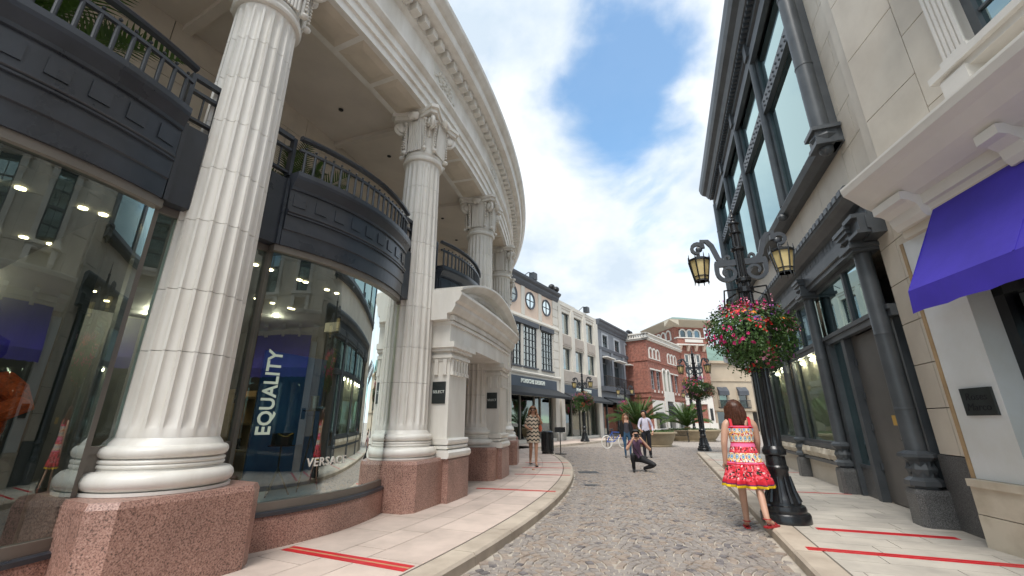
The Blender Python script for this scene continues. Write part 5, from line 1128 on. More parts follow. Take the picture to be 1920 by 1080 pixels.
LP = [((3.69, 6.30, SW), PAZ, 'black cast-iron two-lantern street lamp beside woman in patterned dress', 2.53, .84, 0, 'large round basket of pink, red and yellow flowers above woman in patterned dress', 0.2),
      ((8.75, 20.3, SW), PAZ, 'black street lamp standing at the corner of the right-hand pavement', 2.78, .92, 1, 'flower basket of pale pink and red blooms on lamp at pavement corner', 2.0),
      ((4.78, 29.3, SW), R(-33), 'black street lamp in front of the white shop building', 2.55, .92, 0, 'magenta and red flower basket in front of the white shop building', 3.4),
      ((9.6, 36.6, SW), R(-33), 'black street lamp in front of the blue-grey building', 2.4, .92, 1, 'red flower basket hanging in front of the blue-grey building', 4.4),
      ((16.1, 38.9, 0), R(-40), 'black street lamp by brick building with low pink flower basket', 2.3, .9, 0, 'pink and violet flower basket near the brick tower', 5.0)]
for loc, rz, lab, bz, bs, v, blab, br in LP:
    lamp(loc, rz, lab); basket((loc[0], loc[1], loc[2] + bz), br, bs, v, blab)
# ================================================================ PLANTERS, PALMS, BENCHES, BINS, BICYCLE
def frond_mesh(L, w, droop, nl=26):
    m = MB(); pts = []
    for i in range(13):
        t = i / 12; pts.append(Vector((L * (t - .12 * t * t), 0, L * (.62 * t - droop * t * t))))
    m.tube(pts, [.016 * (1 - .8 * i / 12) for i in range(13)], 4)
    for i in range(nl):
        t = .08 + .92 * i / nl; k = t * 12; a = pts[min(int(k), 11)].lerp(pts[min(int(k) + 1, 12)], k % 1); ln = w * (math.sin(math.pi * min(1, t * .93 + .07)) ** .6 + .12)
        for sg in (-1, 1):
            tip = a + Vector((ln * .55, sg * ln * .85, ln * .28)); mid = a.lerp(tip, .5) + Vector((0, 0, .03)); u = Vector((.018, 0, 0))
            m.add([a - u, a + u, mid + u * .8, mid - u * .8, tip], [(0, 1, 2, 3), (3, 2, 4)])
    me = m.mesh('frond'); me.materials.append(MT['palm']); return me
FR = [frond_mesh(1.75, .30, .52), frond_mesh(1.65, .28, .34), frond_mesh(1.45, .26, .12)]
def palm(loc, label, sc=1.0, n=34, cat='palm', seed=1, group=None, trunk=.35):
    e = empty('palm', loc, label, cat, group); e.scale = (sc,) * 3; rr = random.Random(seed)
    t = MB().lathe([(.17, 0), (.19, trunk * .5), (.15, trunk)], 12); t.build('trunk', MT['tan'], e, False)
    for i in range(n):
        o = link('frond', FR[0 if i < n * .45 else 1 if i < n * .8 else 2], None, e, False); o.location = (0, 0, trunk); o.rotation_euler = (0, -(i / n) ** 1.4 * .75 + rr.uniform(-.1, .1), i * 2.39996 + rr.uniform(-.15, .15)); q = rr.uniform(.88, 1.08); o.scale = (q, q, q)
    return e
def planter(loc, rx, ry, label):
    m = MB().lathe([(.0, 0), (.80, 0), (.82, .06), (.78, .10), (.80, .14), (.90, .36), (.98, .62), (1.0, .70), (1.08, .72), (1.08, .80), (1.0, .82), (.93, .78), (.9, .72), (0, .72)], 36)
    remap(m, lambda x, y, z: (x * rx, y * ry, z)); e = empty('planter', loc, label, 'planter', None, R(-30)); m.build('bowl', MT['planter'], e, False, True, 35)
    lf = MB(); rr = random.Random(int(loc[0] * 10))
    for i in range(1400):
        a, q = rr.uniform(0, 6.28), math.sqrt(rr.random()) * .95; leaf_quad(lf, (q * rx * math.cos(a), q * ry * math.sin(a), .74 + rr.uniform(0, .16)), Vector((rr.uniform(-1, 1), rr.uniform(-1, 1), 1)), .09, .05, rr.uniform(0, 6))
    tag(lf.build('ground_cover', MT['leaf'], e, False), kind='stuff')
planter((8.35, 26.2, 0), 1.25, 1.25, 'tan round planter bowl behind the kneeling photographer and couple'); palm((7.75, 26.9, .70), 'tall sago palm behind the standing couple', 1.25, 40, seed=3)
planter((13.6, 33.2, 0), 1.9, 1.5, 'wide tan planter with bench in front near brick building'); palm((13.3, 33.4, .70), 'wide low sago palm in planter by the brick building', 1.3, 36, seed=5, trunk=.25)
palm(TL(-23.4, 25.9, 4.42), 'sago palm on the loggia behind the balcony above the lettered window', .8, 26, seed=8, trunk=.15)
palm(TL(-30.6, 26.0, 4.42), 'sago palm on loggia behind the balcony above the mannequin window', 1.05, 30, seed=9, trunk=.1)
def bench(loc, rz, label):
    e = empty('bench', loc, label, 'bench', 'black metal benches by the planters', rz)
    for i in range(7): MB().box(-.9, .9, -.22 + i * .065, -.18 + i * .065, .43, .455).build('seat_slat', MT['iron'], e, False)
    bs = MB().box(-.9, .9, .25, .28, .80, .84)
    bs.build('back_rail', MT['iron'], e, False)
    for i in range(24): MB().box(-.88 + i * .076, -.85 + i * .076, .245, .262, .46, .80).build('back_slat', MT['iron'], e, False)
    for x in (-.9, .9):
        MB().tube([(x, -.26, 0), (x, -.22, .44), (x, -.26, .64), (x, .24, .66), (x, .27, .84)], .02, 6).build('arm', MT['iron'], e, False); MB().tube([(x, .22, .44), (x, .32, 0)], .02, 6).build('leg', MT['iron'], e, False)
bench((6.35, 25.6, 0), R(-30), 'black slatted metal bench partly behind the couple by bicycle'); bench((11.6, 31.6, 0), R(-28), 'black slatted metal bench before the wide planter')
def bin_(loc, label):
    e = empty('litter_bin', loc, label, 'litter bin', 'black litter bins outside the peach building')
    MB().lathe([(.0, .04), (.23, .04), (.25, .1), (.25, .80), (.27, .82), (.27, .86), (.20, .90), (0, .90)], 20).build('body', MT['iron'], e, False, True, 35)
    for k in range(16): a = k * math.pi / 8; MB().box(-.018, .018, .245, .262, .1, .8, lambda x, y, z, a=a: (x * math.cos(a) - y * math.sin(a), x * math.sin(a) + y * math.cos(a), z)).build('slat', MT['iron'], e, False)
    for k in range(3): a = k * 2.1; MB().box(-.04, .04, .1, .26, 0, .05, lambda x, y, z, a=a: (x * math.cos(a) - y * math.sin(a), x * math.sin(a) + y * math.cos(a), z)).build('foot', MT['iron'], e, False)
bin_((1.45, 18.6, SW), 'black slatted litter bin beside the walking woman'); 
st = empty('sign_stand', (1.95, 18.2, SW), 'black stand with flat round base next to the litter bin', 'stand'); MB().lathe([(0, 0), (.24, 0), (.24, .025), (.03, .04), (.02, .06), (.02, 1.05), (0, 1.06)], 20).build('pole', MT['iron'], st, False); MB().box(-.22, .22, -.02, .02, .85, 1.05).build('top', MT['iron'], st, False)
bk = empty('bicycle', (5.55, 24.0, 0), 'bicycle with white tyres and red bag behind the couple', 'bicycle', None, R(20))
for x in (-.52, .52):
    w = MB().lathe([(.30, -.02), (.335, -.02), (.345, 0), (.335, .02), (.30, .02), (.30, -.02)], 32, cap=False); remap(w, lambda a, b, c, x=x: (a + x, c, b + .345)); wo_ = w.build('wheel', MT['white_paint'], bk, False)
    sp_ = MB()
    for k in range(12): t = k * math.pi / 6; sp_.tube([(x, 0, .345), (x + .31 * math.cos(t), 0, .345 + .31 * math.sin(t))], .003, 3)
    sp_.build('spokes', MT['iron_grey'], wo_, False)
f = MB(); 
for a, b in (((-.52, .345), (-.15, .85)), ((-.15, .85), (.40, .82)), ((-.05, .36), (-.18, .95)), ((-.05, .36), (.42, .78)), ((-.52, .345), (-.05, .36)), ((.52, .345), (.38, 1.0))): f.tube([(a[0], 0, a[1]), (b[0], 0, b[1])], .018, 6)
f.build('frame', plain('blue_bicycle_paint', (.02, .10, .45), .3), bk, False); MB().tube([(.38, -.28, 1.05), (.36, 0, 1.0), (.38, .28, 1.05)], .014, 6).build('handlebar', MT['iron'], bk, False); MB().ell((-.18, 0, .98), (.14, .07, .04), 10, 6).build('saddle', MT['leather'], bk, False); MB().box(.45, .72, -.14, .14, .70, .95).build('bag', plain('red_bag', (.6, .02, .02)), bk, False)
# ================================================================ WINDOW DISPLAY
def stand(a, r, top, kind, label):
    x, y, _ = TL(a, r, 0); z0 = .50; e = empty('display_stand', (x, y, z0), label, 'display stand')
    for k in range(3): t = k * 2.094 + .4; MB().tube([(.0, 0, top - z0 - .28), (.17 * math.cos(t), .17 * math.sin(t), 0)], [.014, .009], 6).build('leg', MT['iron'], e, False)
    MB().tube([(0, 0, top - z0 - .34), (0, 0, top - z0 - .01)], .012, 8).build('stem', MT['iron'], e, False); MB().box(-.13, .13, -.09, .09, top - z0 - .012, top - z0).build('tray', MT['iron'], e, False)
plat = MB().sweep([(25.75, .345), (26.75, .345), (26.75, .50), (25.75, .50)], -25.0, -20.9, TL, 12).build('display_plinth', plain('pale_blue_carpet', (.26, .36, .42), .9)); tag(plat, 'pale blue low display platform inside the lettered shop window', 'platform')
bp_ = MB().box(-23.6, -21.2, 26.1, 26.13, .51, 2.35, TL, 8).build('backdrop', MT['blue_panel']); tag(bp_, 'tall blue printed backdrop panel inside the lettered shop window', 'backdrop')
bp2 = MB().box(-31.6, -28.9, 25.2, 25.25, .34, 2.5, TL, 8).build('backdrop', MT['blue_panel']); tag(bp2, 'tall blue backdrop panel inside window left of large column', 'backdrop')
stand(-23.2, 26.5, 1.10, 0, 'black tripod display stand holding chain handbag'); stand(-22.2, 26.5, 1.55, 0, 'tall black tripod display stand holding silver boot'); stand(-21.2, 26.5, .95, 0, 'short black tripod display stand holding bag with red scarf')
def bag(a, r, z, label, w=.24, h=.15, chain=True, scarf=False):
    x, y, _ = TL(a, r, 0); e = empty('handbag', (x, y, z), label, 'handbag', None, R(60)); q = MB(); q.box(-w / 2, w / 2, -.045, .045, 0, h); q.box(-w / 2 - .004, w / 2 + .004, -.05, -.04, h * .4, h + .004); q.build('body', MT['leather'], e, False)
    MB().tube([(-w * .42 + w * .84 * i / 10, -.052, h + .09 * math.sin(math.pi * i / 10) - (.13 * math.sin(math.pi * i / 10) if chain else -.06)) for i in range(11)], .010, 6).build('chain' if chain else 'handle', MT['gold'] if chain else MT['leather'], e, False)
    if scarf: MB().box(-.04, .02, -.075, -.05, -.22, h + .08).build('scarf', plain('red_silk', (.5, .02, .05), .3), e, False)
bag(-23.2, 26.5, 1.10, 'black handbag with gold chain in lettered window'); bag(-21.2, 26.5, .95, 'dark green handbag with red scarf in lettered window', .26, .2, False, True)
x, y, _ = TL(-22.2, 26.5, 0); bo = empty('boot', (x, y, 1.55), 'silver studded ankle boot on tall stand', 'boot', None, R(60)); q = MB(); q.ell((.06, 0, .035), (.12, .045, .035), 12, 6); q.lathe([(.05, .03), (.052, .12), (.058, .20), (.05, .20)], 12, (-.02, 0, 0)); q.box(-.07, -.02, -.03, .03, 0, .04); q.build('upper', mat('silver_leather', (.5, .5, .5), .2, .3, 40, metal=.8), bo, False)
# mannequin with orange jacket in the far-left window
mx_, my_, _ = TL(-28.95, 26.08, 0); mq = empty('mannequin', (mx_, my_, .34), 'mannequin in orange fur jacket inside window left of large column', 'mannequin')
MB().lathe([(.0, 0), (.16, 0), (.16, .02), (.02, .04), (.02, .8), (.13, .85), (.17, 1.0), (.13, 1.15), (.19, 1.35), (.17, 1.45), (.06, 1.5), (.05, 1.56), (.085, 1.64), (.08, 1.75), (0, 1.8)], 18).build('body', MT['dark_room'], mq, False)
og = mat('orange_fur', (.85, .10, .01), .8, .3, 30, .8, 60)
jk = MB(); jk.lathe([(.21, .85), (.23, 1.0), (.22, 1.3), (.17, 1.45), (.08, 1.48)], 16)
for sg in (-1, 1): jk.tube([(.18 * sg, 0, 1.40), (.36 * sg, -.02, 1.30), (.50 * sg, -.06, 1.20), (.34 * sg, -.20, 1.06), (.16 * sg, -.26, 1.0)], [.085, .085, .085, .075, .06], 10)
jk.build('jacket', og, mq, False)
for i, (a, r, zz) in enumerate(((-20.8, 24.0, 1.2), (-21.4, 23.0, 1.4), (-20.2, 23.2, 1.0))):
    s_ = empty('shelf_unit', TL(a, r, .34), ('tall lit shop shelf unit beyond the boot display', 'dark shop shelf unit at the back of the shop', 'low shop counter behind the scarf bag')[i], 'shelf'); q = MB()
    for z in (.1, .55, 1.0, 1.45)[: 4 if i < 2 else 2]: q.box(a - .5, a + .5, r - .18, r + .18, .34 + z, .38 + z, TL)
    q.box(a - .52, a - .48, r - .18, r + .18, .34, .34 + zz + .4, TL); q.box(a + .48, a + .52, r - .18, r + .18, .34, .34 + zz + .4, TL); q.build('frame', MT['tan'], s_)
    for k in range(5): MB().box(a - .4 + k * .17, a - .29 + k * .17, r - .08, r + .06, .38 + (.55 if i != 2 else .1), .56 + (.55 if i != 2 else .1), TL).build('stock_item', [MT['leather'], MT['tan'], MT['gold'], MT['curtain']][k % 4], s_)
# ================================================================ PEOPLE
STD = dict(pelvis=(0, 0, .95), waist=(0, 0, 1.09), chest=(0, .01, 1.28), nb=(0, .02, 1.42), neck=(0, .01, 1.48), chin=(0, -.015, 1.535), head=(0, -.01, 1.60), top=(0, 0, 1.67),
           shL=(.165, .01, 1.385), elL=(.22, .03, 1.12), wrL=(.235, -.03, .88), haL=(.235, -.05, .82), shR=(-.165, .01, 1.385), elR=(-.22, .03, 1.12), wrR=(-.235, -.03, .88), haR=(-.235, -.05, .82),
           hiL=(.09, 0, .90), knL=(.10, -.015, .50), anL=(.10, .02, .085), toL=(.115, -.13, .03), hiR=(-.09, 0, .90), knR=(-.10, -.015, .50), anR=(-.10, .02, .085), toR=(-.115, -.13, .03))
BONES = [('pelvis', 'waist', 'torso'), ('waist', 'chest', 'torso'), ('chest', 'nb', 'torso'), ('nb', 'neck', 'neck'), ('neck', 'chin', 'head'), ('chin', 'head', 'head'), ('head', 'top', 'head')]
for q in 'LR': BONES += [('nb', 'sh' + q, 'torso'), ('sh' + q, 'el' + q, 'uparm'), ('el' + q, 'wr' + q, 'forearm'), ('wr' + q, 'ha' + q, 'hand'), ('pelvis', 'hi' + q, 'hips'), ('hi' + q, 'kn' + q, 'thigh'), ('kn' + q, 'an' + q, 'shin'), ('an' + q, 'to' + q, 'foot')]
RAD = dict(pelvis=.135, waist=.115, chest=.135, nb=.075, neck=.052, chin=.062, head=.092, top=.062, sh=.062, el=.043, wr=.028, ha=.03, hi=.09, kn=.058, an=.038, to=.03)
def seg_d(p, a, b):
    ab = b - a; t = max(0, min(1, (p - a).dot(ab) / max(ab.length_squared, 1e-9))); return (p - a - ab * t).length, t
def person(name_label, loc, rz, joints, mats, rule, height=1.70, rad=None, girth=1.0, group='people in the street'):
    """mats: list of materials; rule(bone, t, co) -> material index"""
    J = dict(STD); J.update(joints); k = height / 1.70; J = {a: Vector(b) * k for a, b in J.items()}; RR = dict(RAD); RR.update(rad or {})
    names = list(J); me = bpy.data.meshes.new('body'); idx = {n: i for i, n in enumerate(names)}
    me.from_pydata([J[n] for n in names], [(idx[a], idx[b]) for a, b, _ in BONES], [])
    o = bpy.data.objects.new('tmp', me); COL.objects.link(o); md = o.modifiers.new('s', 'SKIN'); md.use_smooth_shade = True; sv = me.skin_vertices[0].data
    for n in names:
        r = RR.get(n, RR.get(n[:2], .05)) * k * (girth if n in ('pelvis', 'waist', 'chest', 'hiL', 'hiR') else 1); sv[idx[n]].radius = (r, r); sv[idx[n]].use_root = n == 'pelvis'
    s2 = o.modifiers.new('d', 'SUBSURF'); s2.levels = 2; s2.render_levels = 2
    dg = bpy.context.evaluated_depsgraph_get(); em = bpy.data.meshes.new_from_object(o.evaluated_get(dg)); bpy.data.objects.remove(o); bpy.data.meshes.remove(me)
    em.materials.clear()
    for m in mats: em.materials.append(m)
    segs = [(J[a], J[b], n) for a, b, n in BONES]
    for v in em.vertices:      # a torso is wider than deep
        d = min(((seg_d(v.co, a, b)[0], n) for a, b, n in segs), key=lambda x: x[0])
        if d[1] in ('torso', 'hips') : c0 = J['chest'].y; v.co.y = c0 + (v.co.y - c0) * .80
    for p in em.polygons:
        c = p.center; best = min(((seg_d(c, a, b) + (n,)) for a, b, n in segs), key=lambda x: x[0]); p.material_index = rule(best[2], best[1], c / k); p.use_smooth = True
    # fingers, nose
    bm = bmesh.new(); bm.from_mesh(em); skin_i = 0
    def addmb(mb, mi):
        nv = [bm.verts.new(v) for v in mb.v]
        for f in mb.f:
            try: q = bm.faces.new([nv[i] for i in f]); q.material_index = mi; q.smooth = True
            except Exception: pass
    for s in 'LR':
        w, h = J['wr' + s], J['ha' + s]; d = (h - w).normalized(); side = d.cross(Vector((0, 1, 0))); side = side.normalized() if side.length > .1 else Vector((1, 0, 0)); nr = d.cross(side)
        for i, ln in enumerate((.062, .075, .08, .07)):
            b0 = h + side * (.012 * (i - 1.5)) * 1.3; f = MB().tube([b0, b0 + d * ln * .5 * k + nr * .004, b0 + d * ln * .85 * k + nr * .022], [.0085, .008, .0055], 6); addmb(f, skin_i)
        b0 = w.lerp(h, .5) + side * .014; addmb(MB().tube([b0, b0 + (side * .6 + d) * .03, b0 + (side * .45 + d) * .055], [.010, .009, .006], 6), skin_i)
    f_ = (J['chin'] + J['head']) / 2; fd = Vector((0, -1, 0)); hd = (J['top'] - J['chin']).normalized(); fwd = Vector(joints.get('face', (0, -1, 0))).normalized(); fwd = (fwd - hd * fwd.dot(hd)).normalized(); sd = fwd.cross(hd)
    hc = J['head']; addmb(MB().tube([hc + fwd * .068 * k, hc + fwd * .096 * k - hd * .03 * k, hc + fwd * .088 * k - hd * .042 * k], [.008, .014, .01], 6), skin_i)
    for sg in (-1, 1): addmb(MB().ell(hc + sd * .080 * k * sg - hd * .012 * k, (.014, .02, .03), 8, 6), skin_i)
    bm.to_mesh(em); bm.free()
    e = empty('person', loc, name_label, 'person', group, rz); body = link('body', em, None, e, False)
    ey = MB()
    for sg in (-1, 1): ey.ell(hc + fwd * .083 * k + sd * .033 * k * sg + hd * .004 * k, (.011, .011, .008), 8, 5)
    ey.build('eyes', MT['leather'], body, False); mo = MB().ell(hc + fwd * .080 * k - hd * .068 * k, (.022, .012, .007), 8, 5, Matrix.Rotation(math.atan2(sd.y, sd.x), 3, 'Z')); mo.build('mouth', plain('lips', (.42, .10, .09)), body, False)
    return e, J, k, (hc, fwd, hd, sd)
def hair(e, hd_, mat_, length=.0, k=1.0, wid=.112, seed=1, back=.03):
    hc, fwd, up, sd = hd_; m = MB(); M_ = Matrix((sd, -fwd, up)).transposed(); rr = random.Random(seed)
    c = hc + up * .025 * k - fwd * .018 * k
    vs = []; fs = []; nu, nv = 28, 14
    for j in range(nv + 1):
        t = math.pi * .62 * j / nv
        for i in range(nu):
            a = 2 * math.pi * i / nu; r = 1 + .05 * math.sin(9 * a + j) + rr.uniform(-.03, .03)
            v = Vector((wid * math.sin(t) * math.cos(a) * r, wid * 1.08 * math.sin(t) * math.sin(a) * r, wid * 1.02 * math.cos(t) * r)) * k
            if v.y < -.04 * k and v.z < .045 * k: v.y = -.04 * k * (1 - .1 * j / nv); v.z = max(v.z, .04 * k)      # hairline above the face
            vs.append(c + M_ @ v)
    for j in range(nv):
        for i in range(nu): fs.append((j * nu + i, j * nu + (i + 1) % nu, (j + 1) * nu + (i + 1) % nu, (j + 1) * nu + i))
    m.add(vs, fs)
    if length:
        for i in range(70):
            a = math.pi * (rr.uniform(-.08, 1.08)); st = c + M_ @ (Vector((wid * .93 * math.cos(a), wid * .95 * math.sin(a) + .0, rr.uniform(-.03, .04))) * k); L = length * rr.uniform(.75, 1.08) * k
            o = M_ @ Vector((math.cos(a) * .35, math.sin(a) * .35, 0)); pts = []
            for q in range(7):
                t = q / 6; pts.append(st + Vector((0, 0, -L * t)) + o * (.10 * math.sin(t * 2.4) * length * 2 + .02 * math.sin(t * 8 + i * 1.7)) )
            m.tube(pts, [.020, .024, .024, .023, .020, .015, .005], 5)
    m.build('hair', mat_, e, False, True, 60)
def loft(rings, n=48, pleat=0, pl_from=0, cx=0, cy=0):
    m = MB(); vs = []; fs = []
    for z, rx, ry, *off in rings:
        ox, oy = (off + [0, 0])[:2]; amp = pleat * max(0, (pl_from - z)) if pleat else 0
        for i in range(n):
            a = 2 * math.pi * i / n; q = 1 + amp * (math.cos(a * 11 + z * 2) + .5 * math.cos(a * 17 + 1)); vs.append((cx + ox + rx * q * math.cos(a), cy + oy + ry * q * math.sin(a), z))
    for j in range(len(rings) - 1):
        for i in range(n): fs.append((j * n + i, j * n + (i + 1) % n, (j + 1) * n + (i + 1) % n, (j + 1) * n + i))
    return m.add(vs, fs)
HB = mat('chestnut_hair', (.10, .035, .018), .45, .4, 30, .3, 90, col2=(.045, .015, .008)); HD = mat('black_hair', (.012, .010, .009), .4, .3, 30); HL = mat('light_brown_hair', (.22, .10, .04), .45, .4, 30, col2=(.10, .04, .015))
SK, ST = MT['skin'], MT['skin_tan']
# ---- dress pattern
def dress_mat():
    m, t, b = new_mat('majolica_and_rose_print'); L = t.links.new; tc = nd(t, 'ShaderNodeTexCoord'); sep = nd(t, 'ShaderNodeSeparateXYZ'); L(tc.outputs['Object'], sep.inputs[0])
    at = nd(t, 'ShaderNodeMath', operation='ARCTAN2'); L(sep.outputs[1], at.inputs[0]); L(sep.outputs[0], at.inputs[1]); mu = nd(t, 'ShaderNodeMath', operation='MULTIPLY'); mu.inputs[1].default_value = .26; L(at.outputs[0], mu.inputs[0])
    cb = nd(t, 'ShaderNodeCombineXYZ'); L(mu.outputs[0], cb.inputs[0]); L(sep.outputs[2], cb.inputs[1])
    def ramp(stops, interp='CONSTANT'):
        r = nd(t, 'ShaderNodeValToRGB'); r.color_ramp.interpolation = interp; e = r.color_ramp.elements
        while len(e) < len(stops): e.new(.5)
        for q, (p, c) in zip(e, stops): q.position = p; q.color = (*c, 1)
        return r
    v1 = nd(t, 'ShaderNodeTexVoronoi'); v1.inputs['Scale'].default_value = 8.5; v1.inputs['Randomness'].default_value = 0.0; L(cb.outputs[0], v1.inputs['Vector'])
    med = ramp([(0, (.02, .25, .55)), (.14, (.75, .72, .62)), (.20, (.02, .22, .50)), (.27, (.80, .48, .03)), (.36, (.75, .72, .66)), (.45, (.62, .05, .04)), (.52, (.80, .45, .04)), (.60, (.75, .72, .66))]); L(v1.outputs['Distance'], med.inputs[0])
    v3 = nd(t, 'ShaderNodeTexVoronoi'); v3.inputs['Scale'].default_value = 40; L(cb.outputs[0], v3.inputs['Vector']); sp = ramp([(0, (.02, .05, .30)), (.22, (.72, .70, .66)), (.40, (.72, .70, .66)), (.52, (.75, .30, .03)), (.72, (.6, .03, .04)), (.88, (.72, .45, .05))]); L(v3.outputs['Color'], sp.inputs[0])
    g1 = nd(t, 'ShaderNodeMath', operation='GREATER_THAN'); g1.inputs[1].default_value = .42; L(v1.outputs['Distance'], g1.inputs[0]); geo_ = nd(t, 'ShaderNodeMixRGB'); L(g1.outputs[0], geo_.inputs[0]); L(med.outputs[0], geo_.inputs[1]); L(sp.outputs[0], geo_.inputs[2])
    v2 = nd(t, 'ShaderNodeTexVoronoi'); v2.inputs['Scale'].default_value = 46; L(cb.outputs[0], v2.inputs['Vector']); n2 = nd(t, 'ShaderNodeTexNoise'); n2.inputs['Scale'].default_value = 55; L(cb.outputs[0], n2.inputs['Vector'])
    ros = ramp([(0, (.62, .015, .03)), (.40, (.78, .10, .13)), (.55, (.70, .02, .05)), (.62, (.015, .012, .012)), (.74, (.80, .16, .20)), (.86, (.74, .62, .58)), (.91, (.03, .06, .02))]); L(v2.outputs['Color'], ros.inputs[0])
    mxn = nd(t, 'ShaderNodeMixRGB', blend_type='MULTIPLY'); mxn.inputs[0].default_value = .55; L(ros.outputs[0], mxn.inputs[1]); L(n2.outputs['Fac'], mxn.inputs[2]); sc_ = nd(t, 'ShaderNodeVectorMath', operation='SCALE'); sc_.inputs['Scale'].default_value = 1.35; L(mxn.outputs[0], sc_.inputs[0])
    mz = nd(t, 'ShaderNodeMapRange'); mz.inputs[1].default_value = .55; mz.inputs[2].default_value = 1.40; L(sep.outputs[2], mz.inputs[0])
    Z = lambda z: max(0, (z - .55) / .85)
    W_, K_ = (1, 1, 1), (0, 0, 0)
    mask = ramp([(0, K_), (Z(.865), W_), (Z(1.00), K_), (Z(1.11), W_)]); L(mz.outputs[0], mask.inputs[0])
    mix1 = nd(t, 'ShaderNodeMixRGB'); L(mask.outputs[0], mix1.inputs[0]); L(sc_.outputs[0], mix1.inputs[1]); L(geo_.outputs[0], mix1.inputs[2])
    red, pk, ye, pu = (.55, .012, .03), (.80, .16, .34), (.85, .58, .01), (.14, .015, .10)
    sc = ramp([(0, ye), (Z(.585), pu), (Z(.60), red), (Z(.64), K_), (Z(.835), red), (Z(.85), pk), (Z(.865), red), (Z(.872), K_), (Z(.985), red), (Z(1.0), K_), (Z(1.065), pk), (Z(1.11), red), (Z(1.125), K_), (Z(1.305), red), (Z(1.33), pk), (Z(1.336), red)]); L(mz.outputs[0], sc.inputs[0])
    on = ramp([(0, W_), (Z(.64), K_), (Z(.835), W_), (Z(.872), K_), (Z(.985), W_), (Z(1.0), K_), (Z(1.065), W_), (Z(1.125), K_), (Z(1.305), W_)]); L(mz.outputs[0], on.inputs[0])
    mix2 = nd(t, 'ShaderNodeMixRGB'); L(on.outputs[0], mix2.inputs[0]); L(mix1.outputs[0], mix2.inputs[1]); L(sc.outputs[0], mix2.inputs[2]); L(mix2.outputs[0], b.inputs['Base Color']); b.inputs['Roughness'].default_value = .75
    return m
# ---- woman in the patterned dress, seen from behind, stepping up onto the kerb
wj = dict(shL=(.178, .0, 1.385), shR=(-.178, .0, 1.385), pelvis=(0, 0, .99), waist=(0, 0, 1.12), chest=(0, .0, 1.29), nb=(0, -.02, 1.425), neck=(.0, -.045, 1.47), chin=(.025, -.085, 1.515), head=(.03, -.075, 1.575), top=(.03, -.06, 1.64), hiL=(.09, 0, .94), hiR=(-.09, 0, .94),
          elL=(.235, .03, 1.12), wrL=(.25, -.02, .88), haL=(.25, -.035, .82), elR=(-.20, -.06, 1.13), wrR=(-.19, -.20, .95), haR=(-.18, -.25, .91),
          knL=(.09, -.03, .52), anL=(.075, -.16, .085), toL=(.08, -.29, .035), knR=(-.10, .10, .57), anR=(-.11, .28, .20), toR=(-.19, .20, .155), face=(.15, -1, -.6))
e, J, k, hh = person('woman in red and yellow patterned sundress seen from behind, stepping onto kerb beside lamp post', (3.22, 6.22, 0), R(160), wj, [SK], lambda b, t, c: 0, 1.69, rad=dict(pelvis=.12, waist=.10, chest=.115, hi=.085, kn=.056, an=.038, sh=.06, el=.045, wr=.031, nb=.07, neck=.05))
hair(e, hh, HB, .30, k, .112, 3)
dm_ = dress_mat()
dr_ = loft([(1.345, .160, .122, 0, -.005), (1.30, .170, .130), (1.22, .162, .126), (1.13, .148, .118), (1.10, .149, .119), (1.07, .158, .130), (.98, .180, .150), (.86, .215, .18), (.74, .242, .205), (.64, .268, .228), (.56, .282, .242), (.555, .272, .232)], 110, .30, 1.06)
dob = dr_.build('dress', dm_, e, False, True, 70)
for sg in (-1, 1): MB().ribbon([(sg * .115, .105, 1.33), (sg * .12, .07, 1.43), (sg * .12, -.01, 1.46), (sg * .11, -.10, 1.40), (sg * .10, -.12, 1.33)], .006, .035, (1, 0, 0)).build('strap', dm_, dob, False)
rs_ = plain('red_leather', (.38, .015, .02), .4)
for s in 'LR':
    a, t_ = J['an' + s], J['to' + s]; d = (t_ - a); d.z = 0; d.normalize(); sl = MB(); z0 = t_.z - .035
    nx = Vector((-d.y, d.x, 0)); hl = a - d * .05
    vs = [hl + nx * .03, hl - nx * .03, a + d * .10 - nx * .043, a + d * .185 - nx * .03, a + d * .185 + nx * .03, a + d * .10 + nx * .043]
    sl.add([(v.x, v.y, z0) for v in vs] + [(v.x, v.y, z0 + .022) for v in vs], [(i, (i + 1) % 6, 6 + (i + 1) % 6, 6 + i) for i in range(6)] + [tuple(range(6))[::-1], tuple(range(6, 12))])
    for q in (.03, .085, .14): sl.tube([a + d * q + nx * .042 + Vector((0, 0, z0 + .015 - a.z)), a + d * q + Vector((0, 0, z0 + .065 - q * .12 - a.z)), a + d * q - nx * .042 + Vector((0, 0, z0 + .015 - a.z))], .006, 6)
    sl.tube([a + Vector((.044 * math.cos(u), .044 * math.sin(u), .02)) for u in [i * .628 for i in range(11)]], .006, 6); sl.build('sandal', rs_, e, False)
